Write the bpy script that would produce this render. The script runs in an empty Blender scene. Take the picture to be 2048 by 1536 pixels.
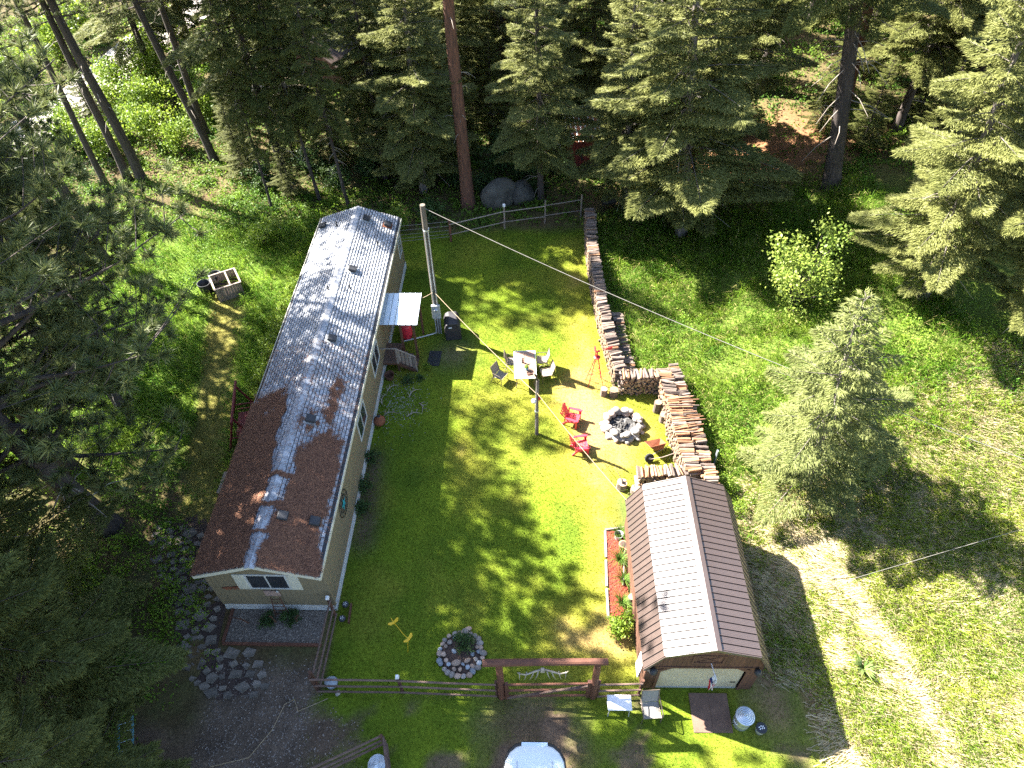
import bpy, math, random
import numpy as np
from mathutils import Vector, Matrix, Euler

PI = math.pi
R = math.radians
scene = bpy.context.scene
COL = scene.collection

# ------------------------------------------------------------------ camera
cam = bpy.data.cameras.new('camera')
cam.sensor_width = 36.0
cam.lens = 36.0 * 1407.0 / 2048.0
cam.clip_start = 0.1
cam.clip_end = 2000.0
cam_o = bpy.data.objects.new('camera', cam)
COL.objects.link(cam_o)
cam_o.location = (0, 0, 25)
_p, _r = R(47.34), R(-1.48)
_f = Vector((0, math.cos(_p), -math.sin(_p)))
_u0 = Vector((0, math.sin(_p), math.cos(_p)))
_rt = math.cos(_r) * Vector((1, 0, 0)) + math.sin(_r) * _u0
_up = -math.sin(_r) * Vector((1, 0, 0)) + math.cos(_r) * _u0
cam_o.rotation_euler = Matrix((_rt, _up, -_f)).transposed().to_euler()
scene.camera = cam_o

# ------------------------------------------------------------------ sky and sun
SUN_EL = R(41.0)
SUN_DIR = Vector((-0.872, 0.490, 0)).normalized() * math.cos(SUN_EL) + Vector((0, 0, math.sin(SUN_EL)))
world = bpy.data.worlds.new('World')
scene.world = world
world.use_nodes = True
wn = world.node_tree.nodes
wl = world.node_tree.links
wn.clear()
wo = wn.new('ShaderNodeOutputWorld')
wb = wn.new('ShaderNodeBackground')
ws = wn.new('ShaderNodeTexSky')
ws.sky_type = 'NISHITA'
ws.sun_disc = False
ws.sun_elevation = SUN_EL
ws.sun_rotation = math.atan2(SUN_DIR.x, SUN_DIR.y)
wb.inputs['Strength'].default_value = 0.062
wl.new(ws.outputs[0], wb.inputs[0])
wl.new(wb.outputs[0], wo.inputs[0])
sun = bpy.data.lights.new('sun', 'SUN')
sun.energy = 5.0
sun.angle = R(0.53)
sun.color = (1.0, 0.95, 0.86)
sun_o = bpy.data.objects.new('sun', sun)
COL.objects.link(sun_o)
sun_o.location = (-30, 30, 40)
sun_o.rotation_euler = SUN_DIR.to_track_quat('Z', 'Y').to_euler()
vs = scene.view_settings
vs.view_transform = 'Standard'
vs.look = 'None'
vs.gamma = 1.0
vs.use_curve_mapping = False
vs.exposure = 3.12
scene.cycles.max_bounces = 5
scene.cycles.diffuse_bounces = 3
scene.cycles.glossy_bounces = 2
scene.cycles.transmission_bounces = 3
scene.cycles.transparent_max_bounces = 4
scene.cycles.use_denoising = False

# ------------------------------------------------------------------ materials
MATS = {}
def M(name, c1, c2=None, scale=4.0, rough=0.75, bump=0.0, bscale=None, metal=0.0, attr=None, rnd=0.0,
      transl=0.0, stretch=(1, 1, 1), c3=None, s3=0.6, a3=0.5, spec=0.4, wave=None, coat=0.0):
    """c1/c2 noise mix; attr: 'v' float attribute mixes c1->c2, 'col' reads a colour attribute;
    rnd: brightness spread per object; c3: large-scale stain colour."""
    m = bpy.data.materials.new(name)
    m.use_nodes = True
    nt = m.node_tree
    N, L = nt.nodes, nt.links
    b = N['Principled BSDF']
    out = N['Material Output']
    b.inputs['Roughness'].default_value = rough
    b.inputs['Metallic'].default_value = metal
    b.inputs['Specular IOR Level'].default_value = spec
    if coat: b.inputs['Coat Weight'].default_value = coat
    tc = N.new('ShaderNodeTexCoord')
    mp = N.new('ShaderNodeMapping')
    mp.inputs['Scale'].default_value = stretch
    L.new(tc.outputs['Object'], mp.inputs[0])
    def noise(sc, det=6):
        n = N.new('ShaderNodeTexNoise')
        n.inputs['Scale'].default_value = sc
        n.inputs['Detail'].default_value = det
        n.inputs['Roughness'].default_value = 0.65
        L.new(mp.outputs[0], n.inputs['Vector'])
        return n.outputs['Fac']
    def ramp(f, lo=0.35, hi=0.65):
        r = N.new('ShaderNodeMapRange')
        r.inputs[1].default_value = lo
        r.inputs[2].default_value = hi
        L.new(f, r.inputs[0])
        return r.outputs[0]
    def mix(f, a, c, mode='MIX'):
        x = N.new('ShaderNodeMix')
        x.data_type = 'RGBA'
        x.blend_type = mode
        for s, val in ((x.inputs[0], f), (x.inputs[6], a), (x.inputs[7], c)):
            if isinstance(val, (tuple, list)): s.default_value = (*val, 1)
            elif isinstance(val, (int, float)): s.default_value = val
            else: L.new(val, s)
        return x.outputs[2]
    c2 = c2 or tuple(x * 0.75 for x in c1)
    if attr == 'v':
        a = N.new('ShaderNodeAttribute'); a.attribute_name = 'v'
        col = mix(a.outputs['Fac'], c1, c2)
    elif attr == 'col':
        a = N.new('ShaderNodeAttribute'); a.attribute_name = 'col'
        col = mix(ramp(noise(scale), 0.3, 0.7), (0.62, 0.62, 0.62), (1.3, 1.3, 1.3))
        col = mix(1.0, a.outputs['Color'], col, 'MULTIPLY')
    else:
        col = mix(ramp(noise(scale)), c1, c2)
    if c3: col = mix(mix(ramp(noise(s3, 4), 0.45, 0.7), (0, 0, 0), (a3, a3, a3)), col, c3)
    if rnd:
        oi = N.new('ShaderNodeObjectInfo')
        mr = N.new('ShaderNodeMapRange')
        mr.inputs[3].default_value = 1 - rnd
        mr.inputs[4].default_value = 1 + rnd
        L.new(oi.outputs['Random'], mr.inputs[0])
        cc = N.new('ShaderNodeCombineColor')
        for i in range(3): L.new(mr.outputs[0], cc.inputs[i])
        col = mix(1.0, col, cc.outputs[0], 'MULTIPLY')
    L.new(col, b.inputs['Base Color'])
    if bump or wave:
        bp = N.new('ShaderNodeBump')
        bp.inputs['Strength'].default_value = bump or 0.6
        bp.inputs['Distance'].default_value = 0.02
        if wave:
            w = N.new('ShaderNodeTexWave')
            w.bands_direction = wave[0]
            w.inputs['Scale'].default_value = wave[1]
            w.inputs['Distortion'].default_value = 0.0
            w.wave_profile = 'SIN'
            L.new(tc.outputs['Object'], w.inputs['Vector'])
            L.new(w.outputs['Fac'], bp.inputs['Height'])
        else:
            L.new(noise(bscale or scale * 4), bp.inputs['Height'])
        L.new(bp.outputs[0], b.inputs['Normal'])
    if transl:
        t = N.new('ShaderNodeBsdfTranslucent')
        L.new(col, t.inputs[0])
        ms = N.new('ShaderNodeMixShader')
        ms.inputs[0].default_value = transl
        L.new(b.outputs[0], ms.inputs[1])
        L.new(t.outputs[0], ms.inputs[2])
        L.new(ms.outputs[0], out.inputs[0])
    MATS[name] = m
    return m

# ground and vegetation
M('ground', (1, 1, 1), attr='col', scale=9.0, rough=0.95, bump=0.9, bscale=22.0, spec=0.1)
M('blade', (1, 1, 1), attr='col', scale=2.5, rough=0.6, transl=0.42, spec=0.25)
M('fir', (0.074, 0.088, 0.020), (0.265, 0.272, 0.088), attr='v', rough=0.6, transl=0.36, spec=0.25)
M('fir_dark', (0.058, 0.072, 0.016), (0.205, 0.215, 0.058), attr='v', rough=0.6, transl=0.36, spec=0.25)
M('spruce', (0.080, 0.100, 0.026), (0.250, 0.270, 0.090), attr='v', rough=0.6, transl=0.36, spec=0.25)
M('pine', (0.058, 0.080, 0.024), (0.195, 0.215, 0.078), attr='v', rough=0.5, transl=0.36, spec=0.35)
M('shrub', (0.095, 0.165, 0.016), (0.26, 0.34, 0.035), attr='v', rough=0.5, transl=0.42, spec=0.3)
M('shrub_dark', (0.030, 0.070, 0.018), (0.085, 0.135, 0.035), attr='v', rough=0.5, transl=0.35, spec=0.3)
M('sapling', (0.13, 0.20, 0.03), (0.32, 0.39, 0.07), attr='v', rough=0.5, transl=0.4, spec=0.3)
M('bark_red', (0.17, 0.075, 0.045), (0.055, 0.030, 0.022), scale=3.0, rough=0.95, bump=1.0, bscale=9, stretch=(3, 3, 0.45))
M('bark_dark', (0.085, 0.065, 0.055), (0.030, 0.024, 0.022), scale=3.5, rough=0.95, bump=1.0, bscale=10, stretch=(3, 3, 0.4))
M('bark_grey', (0.19, 0.165, 0.145), (0.075, 0.062, 0.055), scale=3.5, rough=0.95, bump=1.0, bscale=10, stretch=(3, 3, 0.4))
M('deadwood', (0.30, 0.26, 0.22), (0.17, 0.14, 0.115), scale=5, rough=0.9)
M('needles', (0.080, 0.036, 0.025), (0.32, 0.155, 0.088), attr='v', rough=0.8, spec=0.2)
M('needle_bed', (0.050, 0.026, 0.021), (0.115, 0.058, 0.043), scale=16, rough=0.95, bump=1.0, bscale=40)
# house
M('shingle', (0.40, 0.41, 0.44), (0.27, 0.28, 0.31), scale=7, rough=0.85, bump=0.25, bscale=60, attr=None, rnd=0.16, c3=(0.20, 0.19, 0.19), s3=0.9, a3=0.35)
M('shingle_v', (0.25, 0.26, 0.29), (0.46, 0.47, 0.50), attr='v', rough=0.85, bump=0.25, bscale=60, c3=(0.20, 0.19, 0.19), s3=0.9, a3=0.35)
M('underlay', (0.035, 0.037, 0.043), rough=0.9)
M('siding', (0.215, 0.172, 0.104), (0.195, 0.156, 0.094), scale=1.5, rough=0.7, wave=('Y', 1.55), bump=0.35, c3=(0.185, 0.150, 0.097), s3=0.5, a3=0.5)
M('siding_front', (0.215, 0.172, 0.104), (0.195, 0.156, 0.094), scale=1.5, rough=0.7, wave=('X', 1.55), bump=0.3, c3=(0.185, 0.150, 0.097), s3=0.5, a3=0.5)
M('cream_trim', (0.60, 0.57, 0.46), (0.52, 0.49, 0.39), scale=6, rough=0.6)
M('white_trim', (0.58, 0.58, 0.56), (0.48, 0.48, 0.46), scale=5, rough=0.55, c3=(0.40, 0.37, 0.32), s3=1.4, a3=0.4)
M('glass', (0.035, 0.040, 0.045), (0.02, 0.022, 0.026), scale=1.2, rough=0.08, spec=0.8)
M('black_plastic', (0.030, 0.031, 0.036), (0.020, 0.021, 0.024), scale=8, rough=0.55)
M('grey_metal', (0.45, 0.46, 0.46), (0.36, 0.37, 0.37), scale=6, rough=0.5, metal=0.3)
M('galv', (0.56, 0.60, 0.64), (0.44, 0.48, 0.53), scale=9, rough=0.38, metal=0.75)
M('porch_metal', (0.62, 0.70, 0.76), (0.55, 0.64, 0.71), scale=3, rough=0.4, metal=0.1)
M('brown_metal', (0.072, 0.050, 0.043), (0.062, 0.043, 0.037), scale=2.5, rough=0.40, metal=0.0, spec=1.0, c3=(0.09, 0.066, 0.058), s3=0.7, a3=0.4, rnd=0.05)
M('wood_brown', (0.115, 0.052, 0.030), (0.065, 0.030, 0.019), scale=4, rough=0.8, bump=0.4, bscale=18, stretch=(4, 4, 0.6), rnd=0.2)
M('wood_red', (0.145, 0.058, 0.034), (0.082, 0.033, 0.021), scale=3, rough=0.75, bump=0.4, bscale=16, stretch=(1, 3, 3), rnd=0.12)
M('rail_wood', (0.155, 0.100, 0.078), (0.095, 0.058, 0.045), scale=3, rough=0.85, bump=0.4, bscale=16, stretch=(1, 3, 3), rnd=0.15)
M('wood_grey', (0.30, 0.245, 0.20), (0.19, 0.15, 0.125), scale=4, rough=0.9, bump=0.5, bscale=20, stretch=(3, 3, 0.7), rnd=0.18)
M('pole_wood', (0.15, 0.125, 0.10), (0.08, 0.066, 0.052), scale=4, rough=0.9, bump=0.6, bscale=18, stretch=(4, 4, 0.4))
M('door_cream', (0.46, 0.39, 0.25), (0.40, 0.335, 0.215), scale=2, rough=0.6, c3=(0.34, 0.28, 0.18), s3=0.8, a3=0.4)
M('plywood', (0.150, 0.092, 0.066), (0.100, 0.062, 0.046), scale=2.5, rough=0.9, bump=0.3, bscale=20)
# yard
M('bark_log', (0.215, 0.165, 0.135), (0.095, 0.068, 0.055), scale=9, rough=0.95, bump=0.8, bscale=30, stretch=(0.4, 2, 2), rnd=0.40)
M('orange_log', (0.32, 0.165, 0.085), (0.185, 0.09, 0.048), scale=9, rough=0.9, bump=0.8, bscale=30, stretch=(0.4, 2, 2), rnd=0.30)
M('log_end', (0.34, 0.235, 0.15), (0.20, 0.13, 0.08), scale=14, rough=0.9, rnd=0.3)
M('log_stuff', (0.20, 0.15, 0.115), (0.09, 0.065, 0.052), scale=6, rough=0.95, bump=0.8, bscale=30)
M('stone', (0.31, 0.28, 0.25), (0.17, 0.15, 0.135), scale=5, rough=0.85, bump=0.4, bscale=14, rnd=0.35)
M('stone_warm', (0.44, 0.33, 0.255), (0.29, 0.21, 0.165), scale=5, rough=0.85, bump=0.4, bscale=14, rnd=0.3)
M('stone_blue', (0.30, 0.335, 0.37), (0.19, 0.215, 0.245), scale=5, rough=0.8, bump=0.4, bscale=14, rnd=0.3)
M('flag', (0.20, 0.17, 0.145), (0.10, 0.085, 0.065), scale=3, rough=0.85, bump=0.4, bscale=14, rnd=0.3)
M('boulder', (0.10, 0.095, 0.085), (0.04, 0.038, 0.032), scale=2, rough=0.9, bump=0.7, bscale=6)
M('ash', (0.045, 0.043, 0.042), (0.012, 0.012, 0.012), scale=10, rough=1.0, bump=1.0, bscale=25, c3=(0.26, 0.25, 0.24), s3=6, a3=0.7)
M('charred', (0.02, 0.018, 0.017), (0.10, 0.095, 0.09), scale=8, rough=1.0, bump=0.8)
M('red_plastic', (0.62, 0.035, 0.055), (0.55, 0.03, 0.05), scale=3, rough=0.38, spec=0.5)
M('red_paint', (0.50, 0.030, 0.035), (0.40, 0.025, 0.03), scale=6, rough=0.5)
M('dark_red', (0.17, 0.022, 0.022), (0.10, 0.015, 0.015), scale=4, rough=0.7, bump=0.3, rnd=0.1)
M('black_metal', (0.030, 0.028, 0.027), rough=0.5, metal=0.2)
M('bronze', (0.17, 0.135, 0.105), (0.13, 0.10, 0.08), rough=0.45, metal=0.4)
M('sling', (0.27, 0.22, 0.165), (0.22, 0.18, 0.135), scale=30, rough=0.8)
M('sling_grey', (0.24, 0.225, 0.20), (0.19, 0.18, 0.16), scale=30, rough=0.8)
M('table_tile', (0.30, 0.175, 0.12), (0.23, 0.135, 0.095), scale=3.5, rough=0.45, c3=(0.36, 0.25, 0.185), s3=2, a3=0.7)
M('white_plastic', (0.74, 0.74, 0.75), (0.66, 0.66, 0.67), scale=3, rough=0.35)
M('cover', (0.022, 0.020, 0.024), (0.035, 0.032, 0.036), scale=5, rough=0.55, bump=0.5, bscale=9)
M('cable', (0.20, 0.185, 0.165), (0.14, 0.13, 0.115), scale=8, rough=0.7)
M('rope', (0.34, 0.26, 0.165), (0.27, 0.205, 0.13), scale=20, rough=0.85)
M('antler', (0.34, 0.295, 0.235), (0.22, 0.185, 0.145), scale=6, rough=0.7, bump=0.3)
M('yellow', (0.72, 0.46, 0.02), (0.62, 0.38, 0.015), scale=5, rough=0.45)
M('teal', (0.025, 0.30, 0.33), (0.018, 0.22, 0.25), scale=6, rough=0.5)
M('terracotta', (0.42, 0.19, 0.115), (0.33, 0.145, 0.09), scale=6, rough=0.85, bump=0.2)
M('mulch', (0.20, 0.045, 0.03), (0.11, 0.026, 0.02), scale=18, rough=0.95, bump=1.0, bscale=35)
M('soil', (0.075, 0.050, 0.040), (0.045, 0.030, 0.025), scale=14, rough=1.0, bump=1.0, bscale=25)
M('gravel', (0.20, 0.165, 0.135), (0.08, 0.065, 0.052), scale=26, rough=0.95, bump=1.0, bscale=30)
M('road', (0.42, 0.37, 0.34), (0.33, 0.29, 0.265), scale=1.5, rough=0.95, bump=0.4, bscale=10)
M('van_white', (0.66, 0.70, 0.72), (0.62, 0.66, 0.68), scale=1.2, rough=0.22, spec=0.5, coat=0.5)
M('rubber', (0.022, 0.022, 0.023), rough=0.85)
M('white_flag', (0.80, 0.80, 0.80), rough=0.8, transl=0.25)
M('red_flag', (0.55, 0.03, 0.05), rough=0.8, transl=0.25)
M('blue_flag', (0.02, 0.04, 0.16), rough=0.8, transl=0.25)
M('blue_paint', (0.12, 0.32, 0.42), (0.10, 0.27, 0.36), rough=0.5)
M('tarp', (0.62, 0.70, 0.78), (0.5, 0.6, 0.7), rough=0.5)
M('paper_tan', (0.40, 0.27, 0.22), (0.30, 0.2, 0.16), scale=8, rough=0.8)
M('rust', (0.24, 0.085, 0.04), (0.15, 0.05, 0.025), scale=8, rough=0.9)

# ------------------------------------------------------------------ helpers
def tag(o, label=None, cat=None, group=None, kind=None):
    if label: o['label'] = label
    if cat: o['category'] = cat
    if group: o['group'] = group
    if kind: o['kind'] = kind
    return o

def empty(name, loc, rz=0.0, label=None, cat=None, group=None):
    o = bpy.data.objects.new(name, None)
    o.empty_display_size = 0.2
    COL.objects.link(o)
    o.location = loc
    o.rotation_euler = (0, 0, rz)
    return tag(o, label, cat, group)

def link(name, me, parent=None, loc=None, rot=None, scale=None):
    o = bpy.data.objects.new(name, me)
    COL.objects.link(o)
    if parent is not None: o.parent = parent
    if loc is not None: o.location = loc
    if rot is not None: o.rotation_euler = rot
    if scale is not None: o.scale = scale
    return o

def np_mesh(name, V, F, mat, attr=None, col=None, smooth=False):
    """V (n,3); F (m,k) all faces of k corners."""
    V = np.ascontiguousarray(V, dtype=np.float32)
    F = np.ascontiguousarray(F, dtype=np.int32)
    me = bpy.data.meshes.new(name)
    k = F.shape[1]
    me.vertices.add(len(V)); me.vertices.foreach_set('co', V.ravel())
    me.loops.add(F.size); me.loops.foreach_set('vertex_index', F.ravel())
    me.polygons.add(len(F))
    me.polygons.foreach_set('loop_start', np.arange(0, F.size, k, dtype=np.int32))
    if smooth: me.polygons.foreach_set('use_smooth', np.ones(len(F), dtype=bool))
    me.update(calc_edges=True)
    if attr is not None:
        a = me.attributes.new('v', 'FLOAT', 'POINT')
        a.data.foreach_set('value', np.ascontiguousarray(attr, dtype=np.float32))
    if col is not None:
        a = me.attributes.new('col', 'FLOAT_COLOR', 'POINT')
        c = np.ones((len(V), 4), dtype=np.float32); c[:, :3] = col
        a.data.foreach_set('color', c.ravel())
    me.materials.append(MATS[mat])
    return me

class MB:
    def __init__(s): s.v = []; s.f = []; s.m = []
    def add(s, vs, fs, mi=0):
        n = len(s.v); s.v += [tuple(v) for v in vs]
        for f in fs: s.f.append(tuple(i + n for i in f)); s.m.append(mi)
        return s
    def box(s, c, d, rz=0.0, rot=None, mi=0, taper=1.0):
        x, y, z = d[0] / 2, d[1] / 2, d[2] / 2
        vs = [Vector((sx * x * (taper if sz > 0 else 1), sy * y * (taper if sz > 0 else 1), sz * z)) for sz in (-1, 1) for sy in (-1, 1) for sx in (-1, 1)]
        m = rot.to_matrix() if rot is not None else Matrix.Rotation(rz, 3, 'Z')
        c = Vector(c)
        return s.add([c + m @ v for v in vs], [(0, 2, 3, 1), (4, 5, 7, 6), (0, 1, 5, 4), (2, 6, 7, 3), (0, 4, 6, 2), (1, 3, 7, 5)], mi)
    def b2(s, x0, x1, y0, y1, z0, z1, mi=0):
        return s.box(((x0 + x1) / 2, (y0 + y1) / 2, (z0 + z1) / 2), (x1 - x0, y1 - y0, z1 - z0), mi=mi)
    def tube(s, pts, rad, n=8, cap=True, mi=0, mcap=None):
        pts = [Vector(p) for p in pts]
        if not hasattr(rad, '__len__'): rad = [rad] * len(pts)
        base = len(s.v); prev = None
        for i, p in enumerate(pts):
            t = (pts[min(i + 1, len(pts) - 1)] - pts[max(i - 1, 0)]).normalized()
            if prev is None:
                a = Vector((0, 0, 1)) if abs(t.z) < 0.9 else Vector((1, 0, 0))
                u = t.cross(a).normalized()
            else:
                u = (prev - t * prev.dot(t)).normalized()
            prev = u; w = t.cross(u)
            for k in range(n):
                a = 2 * PI * k / n
                s.v.append(tuple(p + (u * math.cos(a) + w * math.sin(a)) * rad[i]))
        for i in range(len(pts) - 1):
            for k in range(n):
                a, b = base + i * n + k, base + i * n + (k + 1) % n
                s.f.append((a, b, b + n, a + n)); s.m.append(mi)
        if cap:
            mc = mi if mcap is None else mcap
            s.f.append(tuple(base + k for k in reversed(range(n)))); s.m.append(mc)
            s.f.append(tuple(base + (len(pts) - 1) * n + k for k in range(n))); s.m.append(mc)
        return s
    def lathe(s, prof, n=20, c=(0, 0, 0), mi=0):
        base = len(s.v)
        for r, z in prof:
            for k in range(n):
                a = 2 * PI * k / n
                s.v.append((c[0] + r * math.cos(a), c[1] + r * math.sin(a), c[2] + z))
        for i in range(len(prof) - 1):
            for k in range(n):
                a, b = base + i * n + k, base + i * n + (k + 1) % n
                s.f.append((a, b, b + n, a + n)); s.m.append(mi)
        s.f.append(tuple(base + k for k in reversed(range(n)))); s.m.append(mi)
        s.f.append(tuple(base + (len(prof) - 1) * n + k for k in range(n))); s.m.append(mi)
        return s
    def prism(s, poly, axis, a0, a1, mi=0):
        """poly 2D points in the plane normal to axis ('x','y','z'), extruded a0..a1."""
        def mk(p, a): return {'x': (a, p[0], p[1]), 'y': (p[0], a, p[1]), 'z': (p[0], p[1], a)}[axis]
        n = len(poly)
        vs = [mk(p, a0) for p in poly] + [mk(p, a1) for p in poly]
        fs = [tuple(reversed(range(n))), tuple(range(n, 2 * n))] + [(i, (i + 1) % n, n + (i + 1) % n, n + i) for i in range(n)]
        return s.add(vs, fs, mi)
    def mesh(s, name, *mats, smooth=False):
        me = bpy.data.meshes.new(name)
        me.from_pydata(s.v, [], s.f)
        for m in mats: me.materials.append(MATS[m])
        if len(mats) > 1: me.polygons.foreach_set('material_index', s.m)
        if smooth: me.polygons.foreach_set('use_smooth', [True] * len(s.f))
        me.update()
        return me
    def build(s, name, mat, parent=None, smooth=False, bevel=0.0, loc=None, rot=None):
        mats = (mat,) if isinstance(mat, str) else mat
        o = link(name, s.mesh(name, *mats, smooth=smooth), parent, loc, rot)
        if bevel:
            b = o.modifiers.new('bevel', 'BEVEL'); b.width = bevel; b.segments = 2; b.limit_method = 'ANGLE'
        return o

def copy_tree(o, parent=None):
    c = o.copy(); COL.objects.link(c)
    c.parent = parent
    for ch in o.children: copy_tree(ch, c)
    return c

def sst(a, b, x):
    t = np.clip((np.asarray(x, float) - a) / (b - a), 0, 1)
    return t * t * (3 - 2 * t)

def ground_z(x, y):
    x = np.asarray(x, float); y = np.asarray(y, float)
    z = 2.2 * sst(8.5, 20, x) * sst(13, 25, y) + 0.9 * sst(10, 24, x) * sst(2, 14, y)
    z = z + 0.10 * np.maximum(0.0, y - 42) * sst(-30, 0, x)
    return z
def gz(x, y): return float(ground_z(x, y))

def vnoise(x, y, sc, seed=0):
    x = np.asarray(x, float) * sc + 1000.0; y = np.asarray(y, float) * sc + 1000.0
    xi = np.floor(x).astype(np.int64); yi = np.floor(y).astype(np.int64)
    fx = x - xi; fy = y - yi
    fx = fx * fx * (3 - 2 * fx); fy = fy * fy * (3 - 2 * fy)
    def h(a, b):
        n = (a * 374761393 + b * 668265263 + seed * 144665) & 0x7fffffff
        n = ((n ^ (n >> 13)) * 1274126177) & 0x7fffffff
        return ((n ^ (n >> 16)) & 0xffff) / 65535.0
    return (h(xi, yi) * (1 - fx) + h(xi + 1, yi) * fx) * (1 - fy) + (h(xi, yi + 1) * (1 - fx) + h(xi + 1, yi + 1) * fx) * fy
def fbm(x, y, sc, seed=0):
    return 0.55 * vnoise(x, y, sc, seed) + 0.3 * vnoise(x, y, sc * 2.3, seed + 7) + 0.15 * vnoise(x, y, sc * 5.1, seed + 13)
# ------------------------------------------------------------------ ground
RNG = np.random.default_rng(11)
random.seed(5)

def lawn_edge(y):
    y = np.asarray(y, float)
    return np.where(y > 22.4, 4.75, np.where(y > 16.6, 7.3, 4.1))

def zones(x, y):
    """weights of the ground covers at (x, y)"""
    x = np.asarray(x, float); y = np.asarray(y, float)
    j = (fbm(x, y, 0.9, 3) - 0.5) * 0.9
    xe = lawn_edge(y)
    lawn = sst(-7.0, -6.6, x) * (1 - sst(-0.15, 0.35, x - xe + j * 0.3)) * (1 - sst(35.2, 36.2, y + j)) * sst(1.0, 3.0, y)
    lawn = np.where(y < 8.6, sst(-9.6, -6.4, x + 2 * j) * (1 - sst(9.0, 11.0, x + j)) , lawn)
    right = sst(0.0, 0.5, x - np.where(y > 36, 3.0, xe) + j * 0.3) * (y > 8.6) + (y <= 8.6) * sst(9.0, 11.0, x + j)
    straw = right * sst(8.0, 9.6, x + j * 0.5) * (1 - sst(13.5, 18.5, y - 0.42 * (x - 10) + 2.5 * j))
    lush = right * (1 - straw) * (1 - sst(33, 38, y + 3 * j))
    left = (1 - sst(-11.2, -10.7, x)) * sst(17.0, 21.0, y + 3 * j) * (1 - sst(34, 39, y + 4 * j)) * sst(-27, -22, x + 3 * j)
    mow = left * 0
    # mown strip running along the left of the house
    cx = -12.9 - 0.17 * (y - 15)
    mow = (1 - sst(0.55, 1.15, np.abs(x - cx + j * 0.4))) * sst(14.5, 17, y) * (1 - sst(30, 32, y)) * (x < -10.9)
    mow2 = (1 - sst(0.6, 1.1, np.abs(x + 11.7))) * sst(15, 17, y) * (1 - sst(23, 25, y))
    mow = np.maximum(mow, mow2)
    left = left * (1 - mow)
    drive = (1 - sst(6.8, 8.4, y + j)) * (1 - sst(-7.5, -5.5, x + 2 * j)) + (1 - sst(0.3, 2.3, np.abs(x - 0.5 + 2.2 * j))) * (1 - sst(7.4, 9.4, y + 1.5 * j)) * 0.85 + 0.75 * sst(0.5, 0.68, fbm(x, y, 0.8, 123)) * (1 - sst(7.6, 8.8, y + j))
    drive = np.clip(drive, 0, 1) * (x > -13)
    gravel = (1 - sst(9.3, 10.4, y + j)) * sst(-11.5, -10.2, x) * (1 - sst(-7.4, -6.7, x))
    lawn = lawn * (1 - drive)
    return dict(lawn=lawn, straw=straw, lush=lush, left=left, mow=mow, drive=drive, gravel=gravel)

def dryness(x, y):
    n = fbm(x, y, 0.55, 21)
    d = 0.75 * np.exp(-(((x - 4.7) / 3.2) ** 2 + ((y - 20.2) / 3.2) ** 2))
    d = d + 0.55 * np.exp(-(((x - 3.6) / 1.2) ** 2)) * sst(8, 10, y) * (1 - sst(34, 36, y))
    d = d + 0.45 * np.exp(-(((x - 1.8) / 2.0) ** 2 + ((y - 10.3) / 2.0) ** 2))
    d = d + 0.5 * np.exp(-(((x + 2.3) / 0.6) ** 2 + ((y - 19.2) / 1.4) ** 2))
    d = d + 0.35 * np.exp(-(((x + 0.2) / 2.2) ** 2 + ((y - 23.2) / 1.2) ** 2))
    d = d + 0.3 * np.exp(-(((x + 4.5) / 0.9) ** 2 + ((y - 24.5) / 1.2) ** 2))
    return np.clip(d + (n - 0.5) * 1.0 + 0.02, 0, 1)

C = lambda *a: np.array(a, float)
G_GREEN, G_DEEP, G_DRY, G_TAN = C(0.165, 0.222, 0.016), C(0.078, 0.132, 0.013), C(0.28, 0.275, 0.036), C(0.36, 0.235, 0.10)
def lawn_col(x, y):
    d = dryness(x, y)[:, None]
    n = fbm(x, y, 0.9, 33)[:, None]
    g = G_GREEN * n * 1.25 + G_DEEP * (1 - n * 1.0)
    c = g * (1 - np.clip(d * 1.5, 0, 1)) + G_DRY * np.clip(d * 1.5, 0, 1)
    t = np.clip((d - 0.62) * 2.6, 0, 1)
    return c * (1 - t) + G_TAN * t

def track(x, y):
    """pale worn track down the straw slope"""
    cx = np.interp(y, [3, 7, 10, 13, 16], [13.9, 13.6, 13.2, 12.0, 10.4]) + (fbm(x, y, 0.5, 131) - 0.5) * 0.8
    return np.exp(-((x - cx) / 0.42) ** 2) * (1 - sst(14.5, 16.5, y))

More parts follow.
